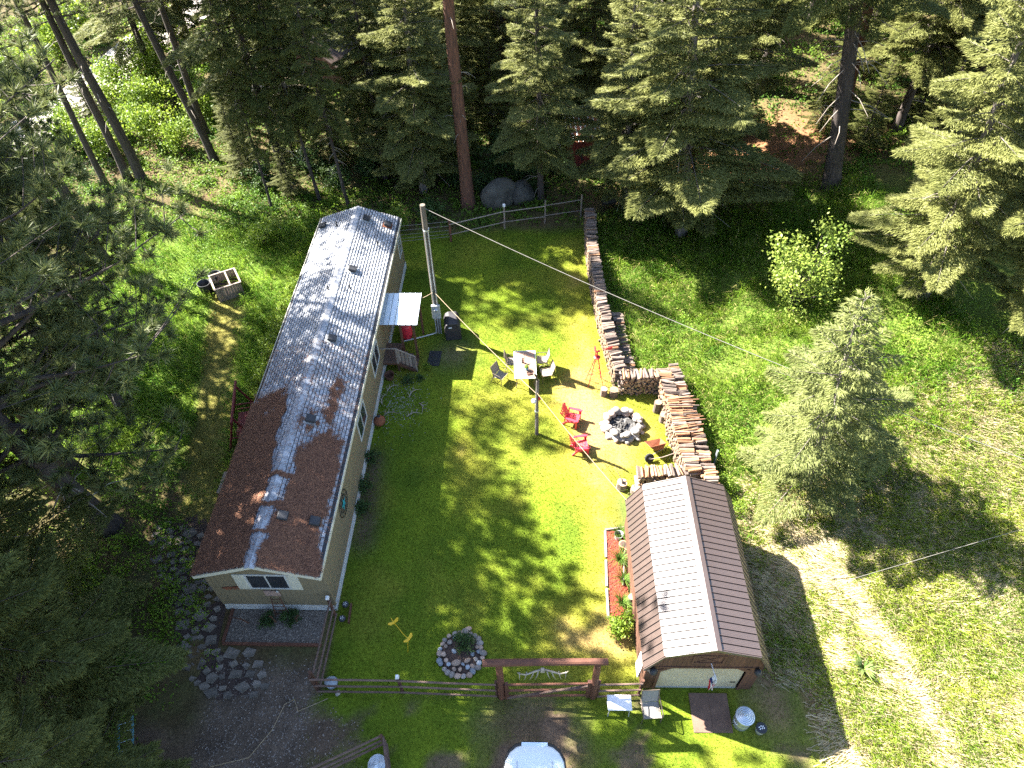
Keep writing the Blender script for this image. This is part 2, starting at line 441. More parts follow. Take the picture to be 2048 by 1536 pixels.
def ground_col(x, y):
    z = zones(x, y)
    n = fbm(x, y, 0.6, 5)[:, None]
    m = fbm(x, y, 2.0, 15)[:, None]
    floor = C(0.085, 0.048, 0.030) * (0.55 + 0.9 * n) * (1 - m * 0.5) + C(0.05, 0.075, 0.02) * m
    # drier needle slope behind the long grass on the right
    w = (np.exp(-(((x - 16) / 6.0) ** 2 + ((y - 40) / 3.5) ** 2)))[:, None]
    floor = floor * (1 - w) + C(0.26, 0.125, 0.065) * (0.6 + 0.8 * n) * w
    out = floor
    def lay(c, wt):
        nonlocal out
        wt = wt[:, None]; out = out * (1 - wt) + c * wt
    lay(lawn_col(x, y) * 0.72, z['lawn'])
    lay(C(0.10, 0.135, 0.025) * (0.6 + 0.8 * n), z['lush'])
    lay((C(0.25, 0.225, 0.065) * (0.55 + 0.9 * n)) * (1 - track(x, y)[:, None]) + C(0.40, 0.31, 0.18) * track(x, y)[:, None], z['straw'])
    lay(C(0.09, 0.14, 0.02) * (0.6 + 0.8 * n), z['left'])
    lay(C(0.17, 0.155, 0.042) * (0.6 + 0.8 * n), z['mow'])
    lay(C(0.115, 0.080, 0.055) * (0.55 + 0.9 * m), z['drive'])
    lay(C(0.125, 0.092, 0.068) * (0.5 + m), z['gravel'])
    # bare earth under the firewood and beside the barn
    e = np.exp(-((x - 8.6) / 0.7) ** 2) * sst(6, 8, y) * (1 - sst(14, 16, y)) * 0.8
    e = np.maximum(e, 0.85 * np.exp(-((x - 9.9) / 0.45) ** 2) * sst(6, 8, y) * (1 - sst(13, 15, y)))
    lay(C(0.21, 0.125, 0.078) * (0.6 + 0.8 * m), np.clip(e, 0, 1))
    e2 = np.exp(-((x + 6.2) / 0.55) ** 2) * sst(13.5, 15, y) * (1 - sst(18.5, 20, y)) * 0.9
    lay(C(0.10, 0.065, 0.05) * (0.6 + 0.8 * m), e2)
    e3 = np.exp(-(((x + 3.0) / 0.9) ** 2 + ((y - 25.2) / 0.9) ** 2)) * 0.6
    lay(C(0.22, 0.15, 0.105) * (0.6 + 0.8 * m), e3)
    return np.clip(out, 0, 1)

def axis(lo, a, b, hi, fine):
    near = np.arange(a, b, fine)
    left, right = [a], [near[-1]]
    s = fine
    while left[-1] > lo: s = min(s * 1.25, 6); left.append(left[-1] - s)
    s = fine
    while right[-1] < hi: s = min(s * 1.25, 6); right.append(right[-1] + s)
    return np.array(left[:0:-1] + list(near) + right[1:])
gx = axis(-180, -22, 21, 180, 0.24)
gy = axis(-60, 3.5, 39, 260, 0.24)
GX, GY = np.meshgrid(gx, gy)
fx, fy = GX.ravel(), GY.ravel()
zz = ground_z(fx, fy)
z_ = zones(fx, fy)
rough = np.clip(1 - z_['lawn'] - z_['drive'] - z_['mow'] * 0.7, 0, 1) * (((fx < -11.3) | (fx > 8.6) | (fy > 36)) * 1.0)
zz = zz + rough * (fbm(fx, fy, 0.7, 2) - 0.5) * 0.22
nx, ny = len(gx), len(gy)
idx = np.arange(nx * ny).reshape(ny, nx)
Fq = np.stack([idx[:-1, :-1], idx[:-1, 1:], idx[1:, 1:], idx[1:, :-1]], -1).reshape(-1, 4)
me = np_mesh('ground', np.stack([fx, fy, zz], 1), Fq, 'ground', col=ground_col(fx, fy), smooth=True)
tag(link('ground', me), kind='structure')

def in_view(x, y, z, pad=0.12):
    d = np.stack([x, y, z - 25.0], -1)
    f = np.array(_f); r = np.array(_rt); u = np.array(_up)
    dz = d @ f
    a = (d @ r) / dz * 1407 / 1024; b = (d @ u) / dz * 1407 / 768
    return (dz > 1) & (np.abs(a) < 1 + pad) & (np.abs(b) < 1 + pad)

def scatter(n, x0, x1, y0, y1, dens):
    x = RNG.uniform(x0, x1, n); y = RNG.uniform(y0, y1, n)
    k = RNG.random(n) < dens(x, y)
    x, y = x[k], y[k]
    k = in_view(x, y, ground_z(x, y))
    return x[k], y[k]

def blades1(x, y, z, h, w, tilt):
    """one triangle per blade"""
    n = len(x); a = RNG.uniform(0, 2 * PI, n); b = RNG.uniform(0, 2 * PI, n)
    dx, dy = np.cos(a) * w / 2, np.sin(a) * w / 2
    lx, ly = np.cos(b) * h * tilt, np.sin(b) * h * tilt
    V = np.empty((n, 3, 3))
    V[:, 0] = np.stack([x - dx, y - dy, z], 1)
    V[:, 1] = np.stack([x + dx, y + dy, z], 1)
    V[:, 2] = np.stack([x + lx, y + ly, z + h * np.sqrt(np.maximum(0.05, 1 - tilt ** 2))], 1)
    return V.reshape(-1, 3), np.arange(3 * n).reshape(n, 3)

def blades3(x, y, z, h, w, bend, ang):
    """bent strip: quad and tip as three triangles, five points"""
    n = len(x)
    dx, dy = -np.sin(ang) * w / 2, np.cos(ang) * w / 2
    ux, uy = np.cos(ang), np.sin(ang)
    m = h * 0.55
    V = np.empty((n, 5, 3))
    V[:, 0] = np.stack([x - dx, y - dy, z], 1)
    V[:, 1] = np.stack([x + dx, y + dy, z], 1)
    b1 = h * bend * 0.3; b2 = h * bend
    z1 = z + m; z2 = z + m + h * 0.45 * (1 - bend * 0.9)
    V[:, 2] = np.stack([x + ux * b1 - dx * .8, y + uy * b1 - dy * .8, z1], 1)
    V[:, 3] = np.stack([x + ux * b1 + dx * .8, y + uy * b1 + dy * .8, z1], 1)
    V[:, 4] = np.stack([x + ux * b2, y + uy * b2, z2], 1)
    b = np.arange(n)[:, None] * 5
    F = np.concatenate([b + np.array([[0, 1, 3]]), b + np.array([[0, 3, 2]]), b + np.array([[2, 3, 4]])])
    return V.reshape(-1, 3), F

def stuff(name, V, F, mat, label, cat, **k):
    return tag(link(name, np_mesh(name, V, F, mat, **k)), label, cat, kind='stuff')

# ---- mown lawn
def dl(x, y):
    z = zones(x, y)
    keep = 1 - 0.75 * np.clip((dryness(x, y) - 0.55) * 2, 0, 1)
    return z['lawn'] * keep * np.where(y < 8.6, 0.6, 1)
x, y = scatter(430000, -8, 11, 3.8, 36.3, dl)
n = len(x)
h = RNG.uniform(0.035, 0.085, n); w = RNG.uniform(0.012, 0.026, n)
V, F = blades1(x, y, ground_z(x, y), h, w, RNG.uniform(0.15, 0.8, n))
c = lawn_col(x, y) * RNG.uniform(0.65, 1.35, n)[:, None]
stuff('lawn_grass', V, F, 'blade', 'short mown lawn grass between the house and the firewood rows', 'grass', col=np.repeat(c, 3, 0))

x, y = scatter(110000, -17.5, -10.5, 14, 33, lambda x, y: zones(x, y)['mow'])
n = len(x)
V, F = blades1(x, y, ground_z(x, y), RNG.uniform(0.04, 0.11, n), RNG.uniform(0.012, 0.026, n), RNG.uniform(0.15, 0.8, n))
k = np.clip(fbm(x, y, 1.2, 35) * 1.8 - 0.4 + RNG.normal(0, 0.2, n), 0, 1)[:, None]
stuff('mown_strip_grass', V, F, 'blade', 'short mown grass path along the left side of the house', 'grass', col=np.repeat((C(0.10, 0.165, 0.02) * k + C(0.33, 0.28, 0.07) * (1 - k)), 3, 0))

# ---- tall green grass, right bank and left side
def tall(name, label, cnt, box, dens, hh, cols, ang0, ww=(0.016, 0.034), bend=(0.3, 0.95)):
    x, y = scatter(cnt, *box, dens)
    n = len(x)
    t = fbm(x, y, 0.8, 44)
    h = RNG.uniform(*hh, n) * (0.5 + 0.9 * t)
    ang = ang0 + RNG.normal(0, 0.9, n)
    V, F = blades3(x, y, ground_z(x, y) - 0.02, h, RNG.uniform(*ww, n), RNG.uniform(*bend, n), ang)
    k = np.clip(fbm(x, y, 1.1, 51) * 1.5 - 0.3 + RNG.normal(0, 0.22, n), 0, 1)[:, None]
    c = (cols[0] * (1 - k) + cols[1] * k)
    d = (RNG.random(n) < cols[3])[:, None]
    c = np.where(d, cols[2], c) * RNG.uniform(0.7, 1.3, n)[:, None]
    stuff(name, V, F, 'blade', label, 'grass', col=np.repeat(c, 5, 0))
clump = lambda s, lo, hi, seed: (lambda x, y: sst(lo, hi, fbm(x, y, s, seed)))
c1 = clump(0.9, 0.32, 0.6, 61)
tall('bank_grass', 'tall lush green grass on the bank right of the long firewood row', 90000, (4.8, 21, 14, 38),
     lambda x, y: zones(x, y)['lush'] * (0.35 + 0.65 * c1(x, y)), (0.30, 1.0), (C(0.075, 0.18, 0.014), C(0.22, 0.31, 0.03), C(0.44, 0.38, 0.15), 0.13), PI * 1.2)
tall('rank_grass', 'tall green grass along the left side of the house', 80000, (-27, -10.9, 14, 40),
     lambda x, y: zones(x, y)['left'] * (0.3 + 0.7 * c1(x, y)) + 0.9 * np.exp(-((x + 12.4 + 0.12 * (y - 20)) / 0.45) ** 2) * sst(16, 18, y) * (1 - sst(30, 34, y)),
     (0.30, 0.95), (C(0.070, 0.175, 0.014), C(0.21, 0.31, 0.025), C(0.36, 0.34, 0.10), 0.05), PI * 1.3)
tall('meadow_grass', 'fresh green grass pushing through the straw right of the barn', 260000, (8.4, 24, 3.5, 26),
     lambda x, y: zones(x, y)['straw'] * (1 - 0.85 * track(x, y)) * (0.15 + 0.85 * sst(0.36, 0.58, 0.45 * vnoise(x, y, 0.5, 71) + 0.55 * fbm(x, y, 1.6, 72) + 0.05 * np.clip(x - 11.5, -3, 3.5))), (0.16, 0.40), (C(0.12, 0.20, 0.016), C(0.27, 0.32, 0.032), C(0.52, 0.44, 0.22), 0.14), PI * 1.3)
tall('edge_grass', 'ragged grass tufts along the shaded foot of the barn and the fence', 26000, (-7, 10.6, 3.8, 16.5),
     lambda x, y: np.clip(np.exp(-((x - 9.0) / 0.8) ** 2) * (y < 15) * c1(x, y) + 0.8 * np.exp(-((y - 8.55) / 0.12) ** 2) * (x > -7) * (x < 4) * c1(x, y), 0, 1) * 0.8, (0.12, 0.34),
     (C(0.055, 0.12, 0.018), C(0.15, 0.21, 0.035), C(0.35, 0.29, 0.14), 0.15), PI * 1.2)

# ---- flattened straw
x, y = scatter(125000, 8.2, 24, 3.5, 27, lambda x, y: zones(x, y)['straw'] * np.maximum(track(x, y), 0.25 + 0.6 * sst(0.38, 0.62, 1.05 - 0.45 * vnoise(x, y, 0.5, 71) - 0.55 * fbm(x, y, 1.6, 72))))
n = len(x); L_ = RNG.uniform(0.2, 0.55, n)
ang = -0.35 + (fbm(x, y, 0.35, 81) - 0.5) * 3.0 + RNG.normal(0, 0.35, n)
z = ground_z(x, y) + RNG.uniform(0.0, 0.07, n)
w = RNG.uniform(0.010, 0.020, n)
V = np.empty((n, 3, 3))
V[:, 0] = np.stack([x - np.sin(ang) * w, y + np.cos(ang) * w, z], 1)
V[:, 1] = np.stack([x + np.sin(ang) * w, y - np.cos(ang) * w, z], 1)
V[:, 2] = np.stack([x + np.cos(ang) * L_, y + np.sin(ang) * L_, z + RNG.uniform(0.0, 0.16, n)], 1)
k = RNG.random(n)[:, None]
stuff('dry_straw', V.reshape(-1, 3), np.arange(3 * n).reshape(n, 3), 'blade', 'flattened pale straw on the open slope right of the barn', 'straw',
      col=np.repeat((C(0.62, 0.53, 0.36) * k + C(0.36, 0.28, 0.14) * (1 - k)), 3, 0))

# ---- leafy undergrowth
def leaves(cx, cy, cz, rad, hgt, per, size):
    n = len(cx) * per
    X = np.repeat(cx, per); Y = np.repeat(cy, per); Z = np.repeat(cz, per)
    Rr = np.repeat(rad, per); Hh = np.repeat(hgt, per)
    a = RNG.uniform(0, 2 * PI, n); q = np.sqrt(RNG.random(n)); el = RNG.random(n)
    X = X + np.cos(a) * q * Rr; Y = Y + np.sin(a) * q * Rr
    Z = Z + Hh * np.sqrt(np.maximum(0.02, 1 - q * q)) * (0.35 + 0.65 * el)
    s = RNG.uniform(0.6, 1.3, n) * size
    t = RNG.normal(0, 1, (n, 3)); t /= np.linalg.norm(t, axis=1)[:, None]
    nn = RNG.normal(0, 0.6, (n, 3)) + np.array([0, 0, 1.0])
    b = np.cross(nn, t); b /= np.linalg.norm(b, axis=1)[:, None] + 1e-9
    P = np.stack([X, Y, Z], 1)
    V = np.empty((n, 4, 3))
    V[:, 0] = P - t * s[:, None]; V[:, 2] = P + t * s[:, None]
    V[:, 1] = P + b * s[:, None] * 0.55; V[:, 3] = P - b * s[:, None] * 0.55
    return V.reshape(-1, 3), np.arange(4 * n).reshape(n, 4), n

def undergrowth(name, label, cnt, box, dens, rad, hgt, per, size, ca, cb):
    x, y = scatter(cnt, *box, dens)
    m = len(x)
    V, F, n = leaves(x, y, ground_z(x, y) - 0.03, RNG.uniform(*rad, m), RNG.uniform(*hgt, m), per, size)
    k = np.repeat(np.clip(fbm(x, y, 0.5, 91) * 1.6 - 0.3, 0, 1), per)
    k = np.clip(k + RNG.normal(0, 0.2, n), 0, 1)[:, None]
    stuff(name, V, F, 'blade', label, 'undergrowth', col=np.repeat(ca * (1 - k) + cb * k, 4, 0))
roadx = lambda y: np.interp(y, [40, 43.5, 47, 52, 58, 66, 74, 84, 96], [-60, -45, -37, -33.8, -33.0, -32.0, -29, -25, -20])
nf = lambda x, y: (np.abs(x - roadx(y)) > 3.0) * np.clip(1 - sum(zones(x, y)[q] for q in ('lawn', 'straw', 'mow', 'drive', 'gravel')), 0, 1)
c2 = clump(0.35, 0.36, 0.58, 101)
hole = lambda x, y: 1 - 0.9 * np.exp(-(((x - 16) / 6.0) ** 2 + ((y - 40.5) / 2.6) ** 2)) 
offhouse = lambda x, y: 1.0 * ~((x > -11.3) & (x < -5.5) & (y > 11) & (y < 33))
undergrowth('forest_undergrowth', 'leafy green undergrowth covering the forest floor behind the yard', 15000, (-50, 42, 36, 72),
            lambda x, y: nf(x, y) * (0.45 + 0.55 * c2(x, y)) * hole(x, y), (0.3, 0.8), (0.2, 0.8), 26, 0.09, C(0.045, 0.110, 0.013), C(0.16, 0.245, 0.025))
undergrowth('bank_undergrowth', 'low leafy weeds among the grass on the right bank', 3000, (4.9, 24, 15, 37),
            lambda x, y: zones(x, y)['lush'] * (0.1 + 0.9 * c2(x, y)), (0.2, 0.6), (0.2, 0.85), 40, 0.05, C(0.07, 0.17, 0.014), C(0.21, 0.31, 0.03))
undergrowth('left_undergrowth', 'leafy weeds in the clearing left of the house', 5200, (-32, -10.9, 5, 42),
            lambda x, y: nf(x, y) * (0.25 + 0.75 * c2(x, y)) * (1 - 0.85 * sst(-12.6, -11.4, x) * (y < 17)), (0.2, 0.6), (0.2, 0.8), 36, 0.055, C(0.065, 0.155, 0.014), C(0.20, 0.30, 0.026))

# ---- gravel road glimpsed through the trees
def ribbon(name, pts, w, mat, dz):
    V, F = [], []
    for i, p in enumerate(pts):
        a = Vector(pts[max(i - 1, 0)]); b = Vector(pts[min(i + 1, len(pts) - 1)])
        t = (b - a).normalized(); nrm = Vector((-t.y, t.x))
        for s in (-1, -0.33, 0.33, 1):
            q = Vector(p) + nrm * s * w / 2
            V.append((q.x, q.y, gz(q.x, q.y) + dz + 0.05 * (1 - s * s)))
    for i in range(len(pts) - 1):
        for k in range(3):
            a = i * 4 + k; F.append((a, a + 1, a + 5, a + 4))
    me = np_mesh(name, np.array(V), np.array(F), mat, smooth=True)
    return tag(link(name, me), kind='structure')
ribbon('road', [(-75, 38), (-60, 40), (-45, 43.5), (-37, 47.2), (-33.8, 52), (-33.0, 58), (-32.0, 66), (-29, 74), (-25, 84), (-20, 96)], 4.4, 'road', 0.14)
# ------------------------------------------------------------------ trees
def conifer(kind, H, z0, rmax, nbr, dens, tw, tl, droop, mat, bark, r0, seed, prof=0.85, dead=14, bend=0.15, lat=0.42):
    """meshes for a fir or spruce: trunk with limbs, crown of twig-sized faces"""
    g = np.random.default_rng(seed)
    bx = np.cumsum(g.normal(0, bend * 0.25, 9)); by = np.cumsum(g.normal(0, bend * 0.25, 9))
    bx -= bx[0]; by -= by[0]
    axis_at = lambda z: np.array([np.interp(z, np.linspace(0, H, 9), bx), np.interp(z, np.linspace(0, H, 9), by), z])
    tr = MB()
    zs = [0, 0.25, 0.8] + list(np.linspace(2, H, 10))
    tr.tube([axis_at(z) - np.array([0, 0, 0.15 if z == 0 else 0]) for z in zs], [r0 * (1.45 if z == 0 else 1.2 if z < .5 else 1.05 if z < 1 else (1 - z / H) ** 0.8 * 1.0 + 0.02) for z in zs], n=9)
    # bare lower limbs
    for i in range(dead):
        z = g.uniform(max(1.2, z0 * 0.35), z0 + (H - z0) * 0.35); a = g.uniform(0, 2 * PI); l = rmax * g.uniform(0.25, 0.6)
        p = axis_at(z); d = np.array([math.cos(a), math.sin(a), 0])
        e = p + d * l * 0.6 + np.array([0, 0, -0.15 * l]); e2 = p + d * l + np.array([g.normal(0, .1), g.normal(0, .1), -0.45 * l])
        tr.tube([p, e, e2], [0.03, 0.02, 0.008], n=4, cap=False, mi=1)
    VV, AA = [], []
    for i in range(nbr):
        t = (i + g.random()) / nbr
        t = t ** 0.92
        z = z0 + (H - z0) * t
        L = rmax * ((1 - t) ** prof) * min(1.0, 0.62 + t * 3.0) * g.uniform(0.5, 1.22) + 0.18
        a = i * 2.39996 + g.normal(0, 0.25)
        d = np.array([math.cos(a), math.sin(a), 0.0]); sd = np.array([-d[1], d[0], 0.0])
        p0 = axis_at(z)
        up = 0.30 * t + 0.05 + g.normal(0, 0.06); dr = droop * (1.0 - 0.6 * t) * g.uniform(0.7, 1.3)
        cur = lambda s: p0 + d * (L * s)[:, None] + np.array([0, 0, 1.0]) * (L * (up * s - dr * s * s + 0.18 * np.maximum(0, s - 0.75)))[:, None]
        bp = cur(np.linspace(0, 0.92, 4))
        tr.tube(bp, [0.018 + 0.010 * L, 0.014 + .006 * L, 0.012, 0.006], n=3, cap=False)
        K = max(10, int(dens * L * (0.5 + 0.35 * L)))
        s = 1 - g.random(K) ** 1.25 * 0.85
        nside = np.maximum(3, int(L * 7))
        # twigs gather along side shoots
        sh = np.round(s * nside) / nside + g.normal(0, 0.012, K)
        side = np.where(g.random(K) < 0.5, -1.0, 1.0)
        wl = L * lat * (1.05 - sh) + 0.10
        q = g.random(K) ** 0.8
        la = q * wl
        base = cur(np.clip(sh, 0, 1.02)) + d * (la * 0.55)[:, None] + sd * (side * la)[:, None]
        base[:, 2] -= la * 0.22 * (1 + droop) + g.uniform(0, 0.06, K)
        dirv = d * 0.75 + sd * (side * (0.25 + 0.6 * g.random(K)))[:, None] + g.normal(0, 0.28, (K, 3))
        dirv[:, 2] -= 0.18
        dirv /= np.linalg.norm(dirv, axis=1)[:, None]
        nrm = np.array([0, 0, 1.0]) + g.normal(0, 0.55, (K, 3))
        wv = np.cross(nrm, dirv); wv /= np.linalg.norm(wv, axis=1)[:, None]
        ln = tl * g.uniform(0.6, 1.35, K)[:, None]; wd = tw * g.uniform(0.7, 1.3, K)[:, None]
        V = np.empty((K, 3, 3))
        V[:, 0] = base - wv * wd; V[:, 1] = base + wv * wd; V[:, 2] = base + dirv * ln
        VV.append(V.reshape(-1, 3))
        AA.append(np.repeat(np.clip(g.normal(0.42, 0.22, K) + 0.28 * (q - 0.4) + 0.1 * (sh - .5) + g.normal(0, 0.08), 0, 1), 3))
    V = np.concatenate(VV); A = np.concatenate(AA)
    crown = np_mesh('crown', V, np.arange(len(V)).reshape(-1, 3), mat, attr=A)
    trunk = tr.mesh('trunk', bark, 'deadwood', smooth=True)
    return dict(H=H, trunk=trunk, crown=crown)

def ponderosa(H, z0, rmax, nl, tufts, needles, nlen, mat, bark, r0, seed):
    g = np.random.default_rng(seed)
    bx = np.cumsum(g.normal(0, 0.08, 9)); by = np.cumsum(g.normal(0, 0.08, 9)); bx -= bx[0]; by -= by[0]
    axis_at = lambda z: np.array([np.interp(z, np.linspace(0, H, 9), bx), np.interp(z, np.linspace(0, H, 9), by), z])
    tr = MB()
    zs = [0, 0.25, 0.8] + list(np.linspace(2, H, 10))
    tr.tube([axis_at(z) - np.array([0, 0, 0.15 if z == 0 else 0]) for z in zs], [r0 * (1.45 if z == 0 else 1.2 if z < .5 else 1.05 if z < 1 else (1 - z / H) ** 0.7 + 0.03) for z in zs], n=10)
    for i in range(12):
        z = g.uniform(z0 * 0.4, z0); a = g.uniform(0, 2 * PI); l = g.uniform(0.4, 1.5); p = axis_at(z)
        d = np.array([math.cos(a), math.sin(a), 0])
        tr.tube([p, p + d * l * .6 + np.array([0, 0, -.05]), p + d * l + np.array([0, 0, -.35 * l])], [0.03, 0.02, 0.008], n=4, cap=False, mi=1)
    cen, dirs = [], []
    for i in range(nl):
        t = (i + g.random()) / nl
        z = z0 + (H - z0) * t
        L = rmax * (math.sin(PI * min(1, 0.18 + 0.82 * t)) ** 0.7 * 0.9 + 0.12) * g.uniform(0.55, 1.15)
        a = i * 2.39996 + g.normal(0, 0.4)
        d = np.array([math.cos(a), math.sin(a), 0.0]); sd = np.array([-d[1], d[0], 0.0]); p0 = axis_at(z)
        rise = g.uniform(-0.12, 0.35) + 0.3 * t
        pt = lambda s, o=0.0: p0 + d * L * s + sd * o + np.array([0, 0, L * (rise * s - 0.25 * s * (1 - s))])
        tr.tube([pt(0), pt(.35, g.normal(0, .06)), pt(.7, g.normal(0, .1)), pt(1)], [0.03 + .016 * L, 0.028 + .008 * L, 0.022, 0.012], n=5, cap=False)
        for k in range(int(tufts * (0.5 + 0.5 * L / rmax))):
            s = 1 - 0.72 * g.random() ** 1.3
            o = g.normal(0, 0.30) * L * (1.1 - s * 0.6)
            c0 = pt(s); c = pt(min(1.02, s + abs(o) * 0.25 / L), o) + np.array([0, 0, g.uniform(-0.05, 0.32)])
            if k % 2 == 0: tr.tube([c0, (c0 + c) / 2 + np.array([0, 0, -.05]), c], [0.016, 0.012, 0.007], n=3, cap=False)
            dv = (c - c0) + d * 0.25 + np.array([0, 0, 0.30]); cen.append(c); dirs.append(dv / np.linalg.norm(dv))
    cen = np.array(cen); dirs = np.array(dirs); m = len(cen)
    N = m * needles
    Cn = np.repeat(cen, needles, 0); D = np.repeat(dirs, needles, 0)
    rv = g.normal(0, 1, (N, 3)); rv /= np.linalg.norm(rv, axis=1)[:, None]
    dv = rv + D * 0.75; dv /= np.linalg.norm(dv, axis=1)[:, None]
    base = Cn - D * (g.random(N) * 0.16)[:, None]
    ln = nlen * g.uniform(0.75, 1.2, N)[:, None]
    wv = np.cross(g.normal(0, 1, (N, 3)), dv); wv /= np.linalg.norm(wv, axis=1)[:, None]
    w = 0.0095 * (nlen / 0.2)
    V = np.empty((N, 3, 3))
    V[:, 0] = base - wv * w; V[:, 1] = base + wv * w; V[:, 2] = base + dv * ln
    A = np.clip(np.repeat(g.normal(0.42, 0.18, m), needles) + g.normal(0, 0.18, N), 0, 1)
    crown = np_mesh('crown', V.reshape(-1, 3), np.arange(3 * N).reshape(-1, 3), mat, attr=np.repeat(A, 3))
    return dict(H=H, trunk=tr.mesh('trunk', bark, 'deadwood', smooth=True), crown=crown)

PROTO = {
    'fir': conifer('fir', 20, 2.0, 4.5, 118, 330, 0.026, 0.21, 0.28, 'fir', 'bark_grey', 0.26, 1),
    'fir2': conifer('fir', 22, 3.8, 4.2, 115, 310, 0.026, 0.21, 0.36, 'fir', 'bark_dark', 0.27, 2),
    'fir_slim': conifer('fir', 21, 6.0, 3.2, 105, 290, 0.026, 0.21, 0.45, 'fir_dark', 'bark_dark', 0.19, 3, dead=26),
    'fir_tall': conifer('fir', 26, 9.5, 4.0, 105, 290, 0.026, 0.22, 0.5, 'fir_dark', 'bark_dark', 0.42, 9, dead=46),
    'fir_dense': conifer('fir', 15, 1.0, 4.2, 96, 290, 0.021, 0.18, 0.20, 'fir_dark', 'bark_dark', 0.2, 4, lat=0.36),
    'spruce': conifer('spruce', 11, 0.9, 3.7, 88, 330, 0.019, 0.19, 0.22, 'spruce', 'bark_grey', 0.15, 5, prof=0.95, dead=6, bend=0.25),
    'pine': ponderosa(26, 11.0, 3.8, 60, 24, 34, 0.26, 'pine', 'bark_dark', 0.30, 6),
    'pine_full': ponderosa(26, 12.0, 4.6, 74, 40, 40, 0.30, 'pine', 'bark_dark', 0.30, 16),
    'pine_red': ponderosa(28, 12.0, 3.7, 56, 22, 34, 0.26, 'pine', 'bark_red', 0.40, 7),
    'pine_near': ponderosa(18, 3.6, 5.4, 62, 40, 72, 0.27, 'pine', 'bark_dark', 0.27, 8),
}
def tree(kind, x, y, h, lean=(0, 0), rz=None, label=None, group=None, w=1.0, name=None):
    P = PROTO[kind]
    nm = name or ('pine_tree' if 'pine' in kind else 'spruce_tree' if kind == 'spruce' else 'fir_tree')
    e = empty(nm, (x, y, gz(x, y) - 0.05), 0, label, 'tree', group)
    s = h / P['H']
    e.scale = (s * w, s * w, s)
    e.rotation_euler = Euler((-math.atan(lean[1]), math.atan(lean[0]), random.uniform(0, 6.28) if rz is None else rz), 'XYZ')
    q = Matrix.Rotation(math.atan(lean[0]), 3, 'Y') @ Matrix.Rotation(-math.atan(lean[1]), 3, 'X') @ Matrix.Rotation(random.uniform(0, 6.28) if rz is None else rz, 3, 'Z')
    e.rotation_euler = q.to_euler()
    link('trunk', P['trunk'], e); link('crown', P['crown'], e)
    return e

# trees one can tell apart
tree('pine', -24.38, 42.38, 27, (-0.04, 0), 0.3, 'thickest leaning dark pine trunk in the pair nearest the pale road')
tree('pine', -25.4, 42.6, 23, (-0.02, 0), 1.3, 'thin dark trunk close against the thickest pine by the pale road')
tree('pine', -26.6, 41.87, 24, (0.0, 0), 2.3, 'slender pine standing left of the thick pine by the pale road', w=0.75)
tree('pine', -20.1, 44.63, 23, (-0.13, 0), 0.9, 'leaning dark pine in the clearing edge right of the pale road')
tree('pine', -21.6, 48.2, 22, (0.0, 0), 4.1, 'slim pine just behind the leaning pine right of the road')
tree('pine', -23.64, 33.67, 25, (-0.02, 0), 5.0, 'right-hand trunk of the two dark pines left of the wooden bin', w=1.05)
tree('pine', -24.6, 33.5, 23, (-0.1, 0), 2.0, 'left-hand trunk of the two dark pines left of the wooden bin', w=0.9)
tree('fir_slim', -14.86, 38.53, 15, (0.0, 0), 3.3, 'thin grey tree left of the far end of the house roof', w=0.6)
tree('fir_slim', -12.0, 39.42, 17, (-0.05, 0), 5.3, 'slim fir behind the far left corner of the house roof', w=0.75)
tree('fir_slim', -10.03, 38.59, 18, (-0.03, 0), 0.4, 'straight blackish fir right behind the far end of the house', w=0.65)
tree('pine_red', -2.46, 38.42, 28, (-0.015, 0), 1.0, 'big red-barked pine behind the back fence')
tree('fir2', 2.15, 38.89, 17, (-0.035, 0), 2.2, 'grey-trunked fir behind the fence beside the boulders')
tree('fir', 10.27, 34.56, 21, (-0.1, 0.05), 0.5, 'largest pale green fir right of the far end of the firewood', w=1.2)
tree('fir', 8.0, 40.6, 13, (-0.06, 0), 2.9, 'bushy fir between the red hut and the far end of the firewood')
tree('fir2', 13.83, 40.57, 22, (-0.12, 0), 4.4, 'fir with a pale slender trunk on the needle-covered slope')
tree('fir_tall', 18.58, 35.34, 26, (-0.2, 0), 2.4, 'thick leaning dark trunk on the slope above the long grass', w=1.1)
tree('pine_red', 22.22, 44.25, 27, (-0.085, 0), 0.8, 'red-barked pine just behind the thick leaning trunk')
tree('fir', 19.6, 25.2, 17, (-0.12, 0), 3.6, 'tall pale fir at the right edge above the young spruce')
tree('fir', 23.2, 22.4, 19, (-0.1, 0), 1.9, 'pale fir cut by the right edge of the picture')
tree('fir', 24.0, 29.5, 20, (-0.1, 0), 5.1, 'fir in the upper right corner behind the pale firs')
tree('spruce', 12.3, 16.6, 10.8, (-0.13, 0), 0.2, 'young grey-green spruce standing alone right of the barn')
tree('pine_near', -16.6, 15.6, 24, (-0.06, 0), 1.2, 'near pine with tufted branches reaching towards the house', w=1.12)
tree('pine_near', -19.6, 18.6, 23, (-0.05, 0), 3.9, 'pine at the left edge just beyond the tufted pine', w=1.05)
tree('pine', -20.8, 24.0, 18, (-0.06, 0), 2.9, 'dark pine at the left edge beyond the tufted pines', w=1.2)
tree('fir_dense', -14.9, 8.0, 13.5, (-0.03, 0), 0.7, 'dark fir left of the flagstone path at the house front', w=1.22)
tree('pine_near', -18.4, 22.0, 16, (-0.03, 0), 5.5, 'lower tufted pine left of the mown strip', w=0.95)
tree('fir_dense', -10.3, 3.5, 8, (0, 0), 3.1, 'small dark fir at the bottom edge left of the rail pen', w=1.2)
tree('fir_dense', -12.3, 4.8, 10.5, (-0.05, 0), 2.1, 'lowest dark fir in the bottom left corner', w=1.15)
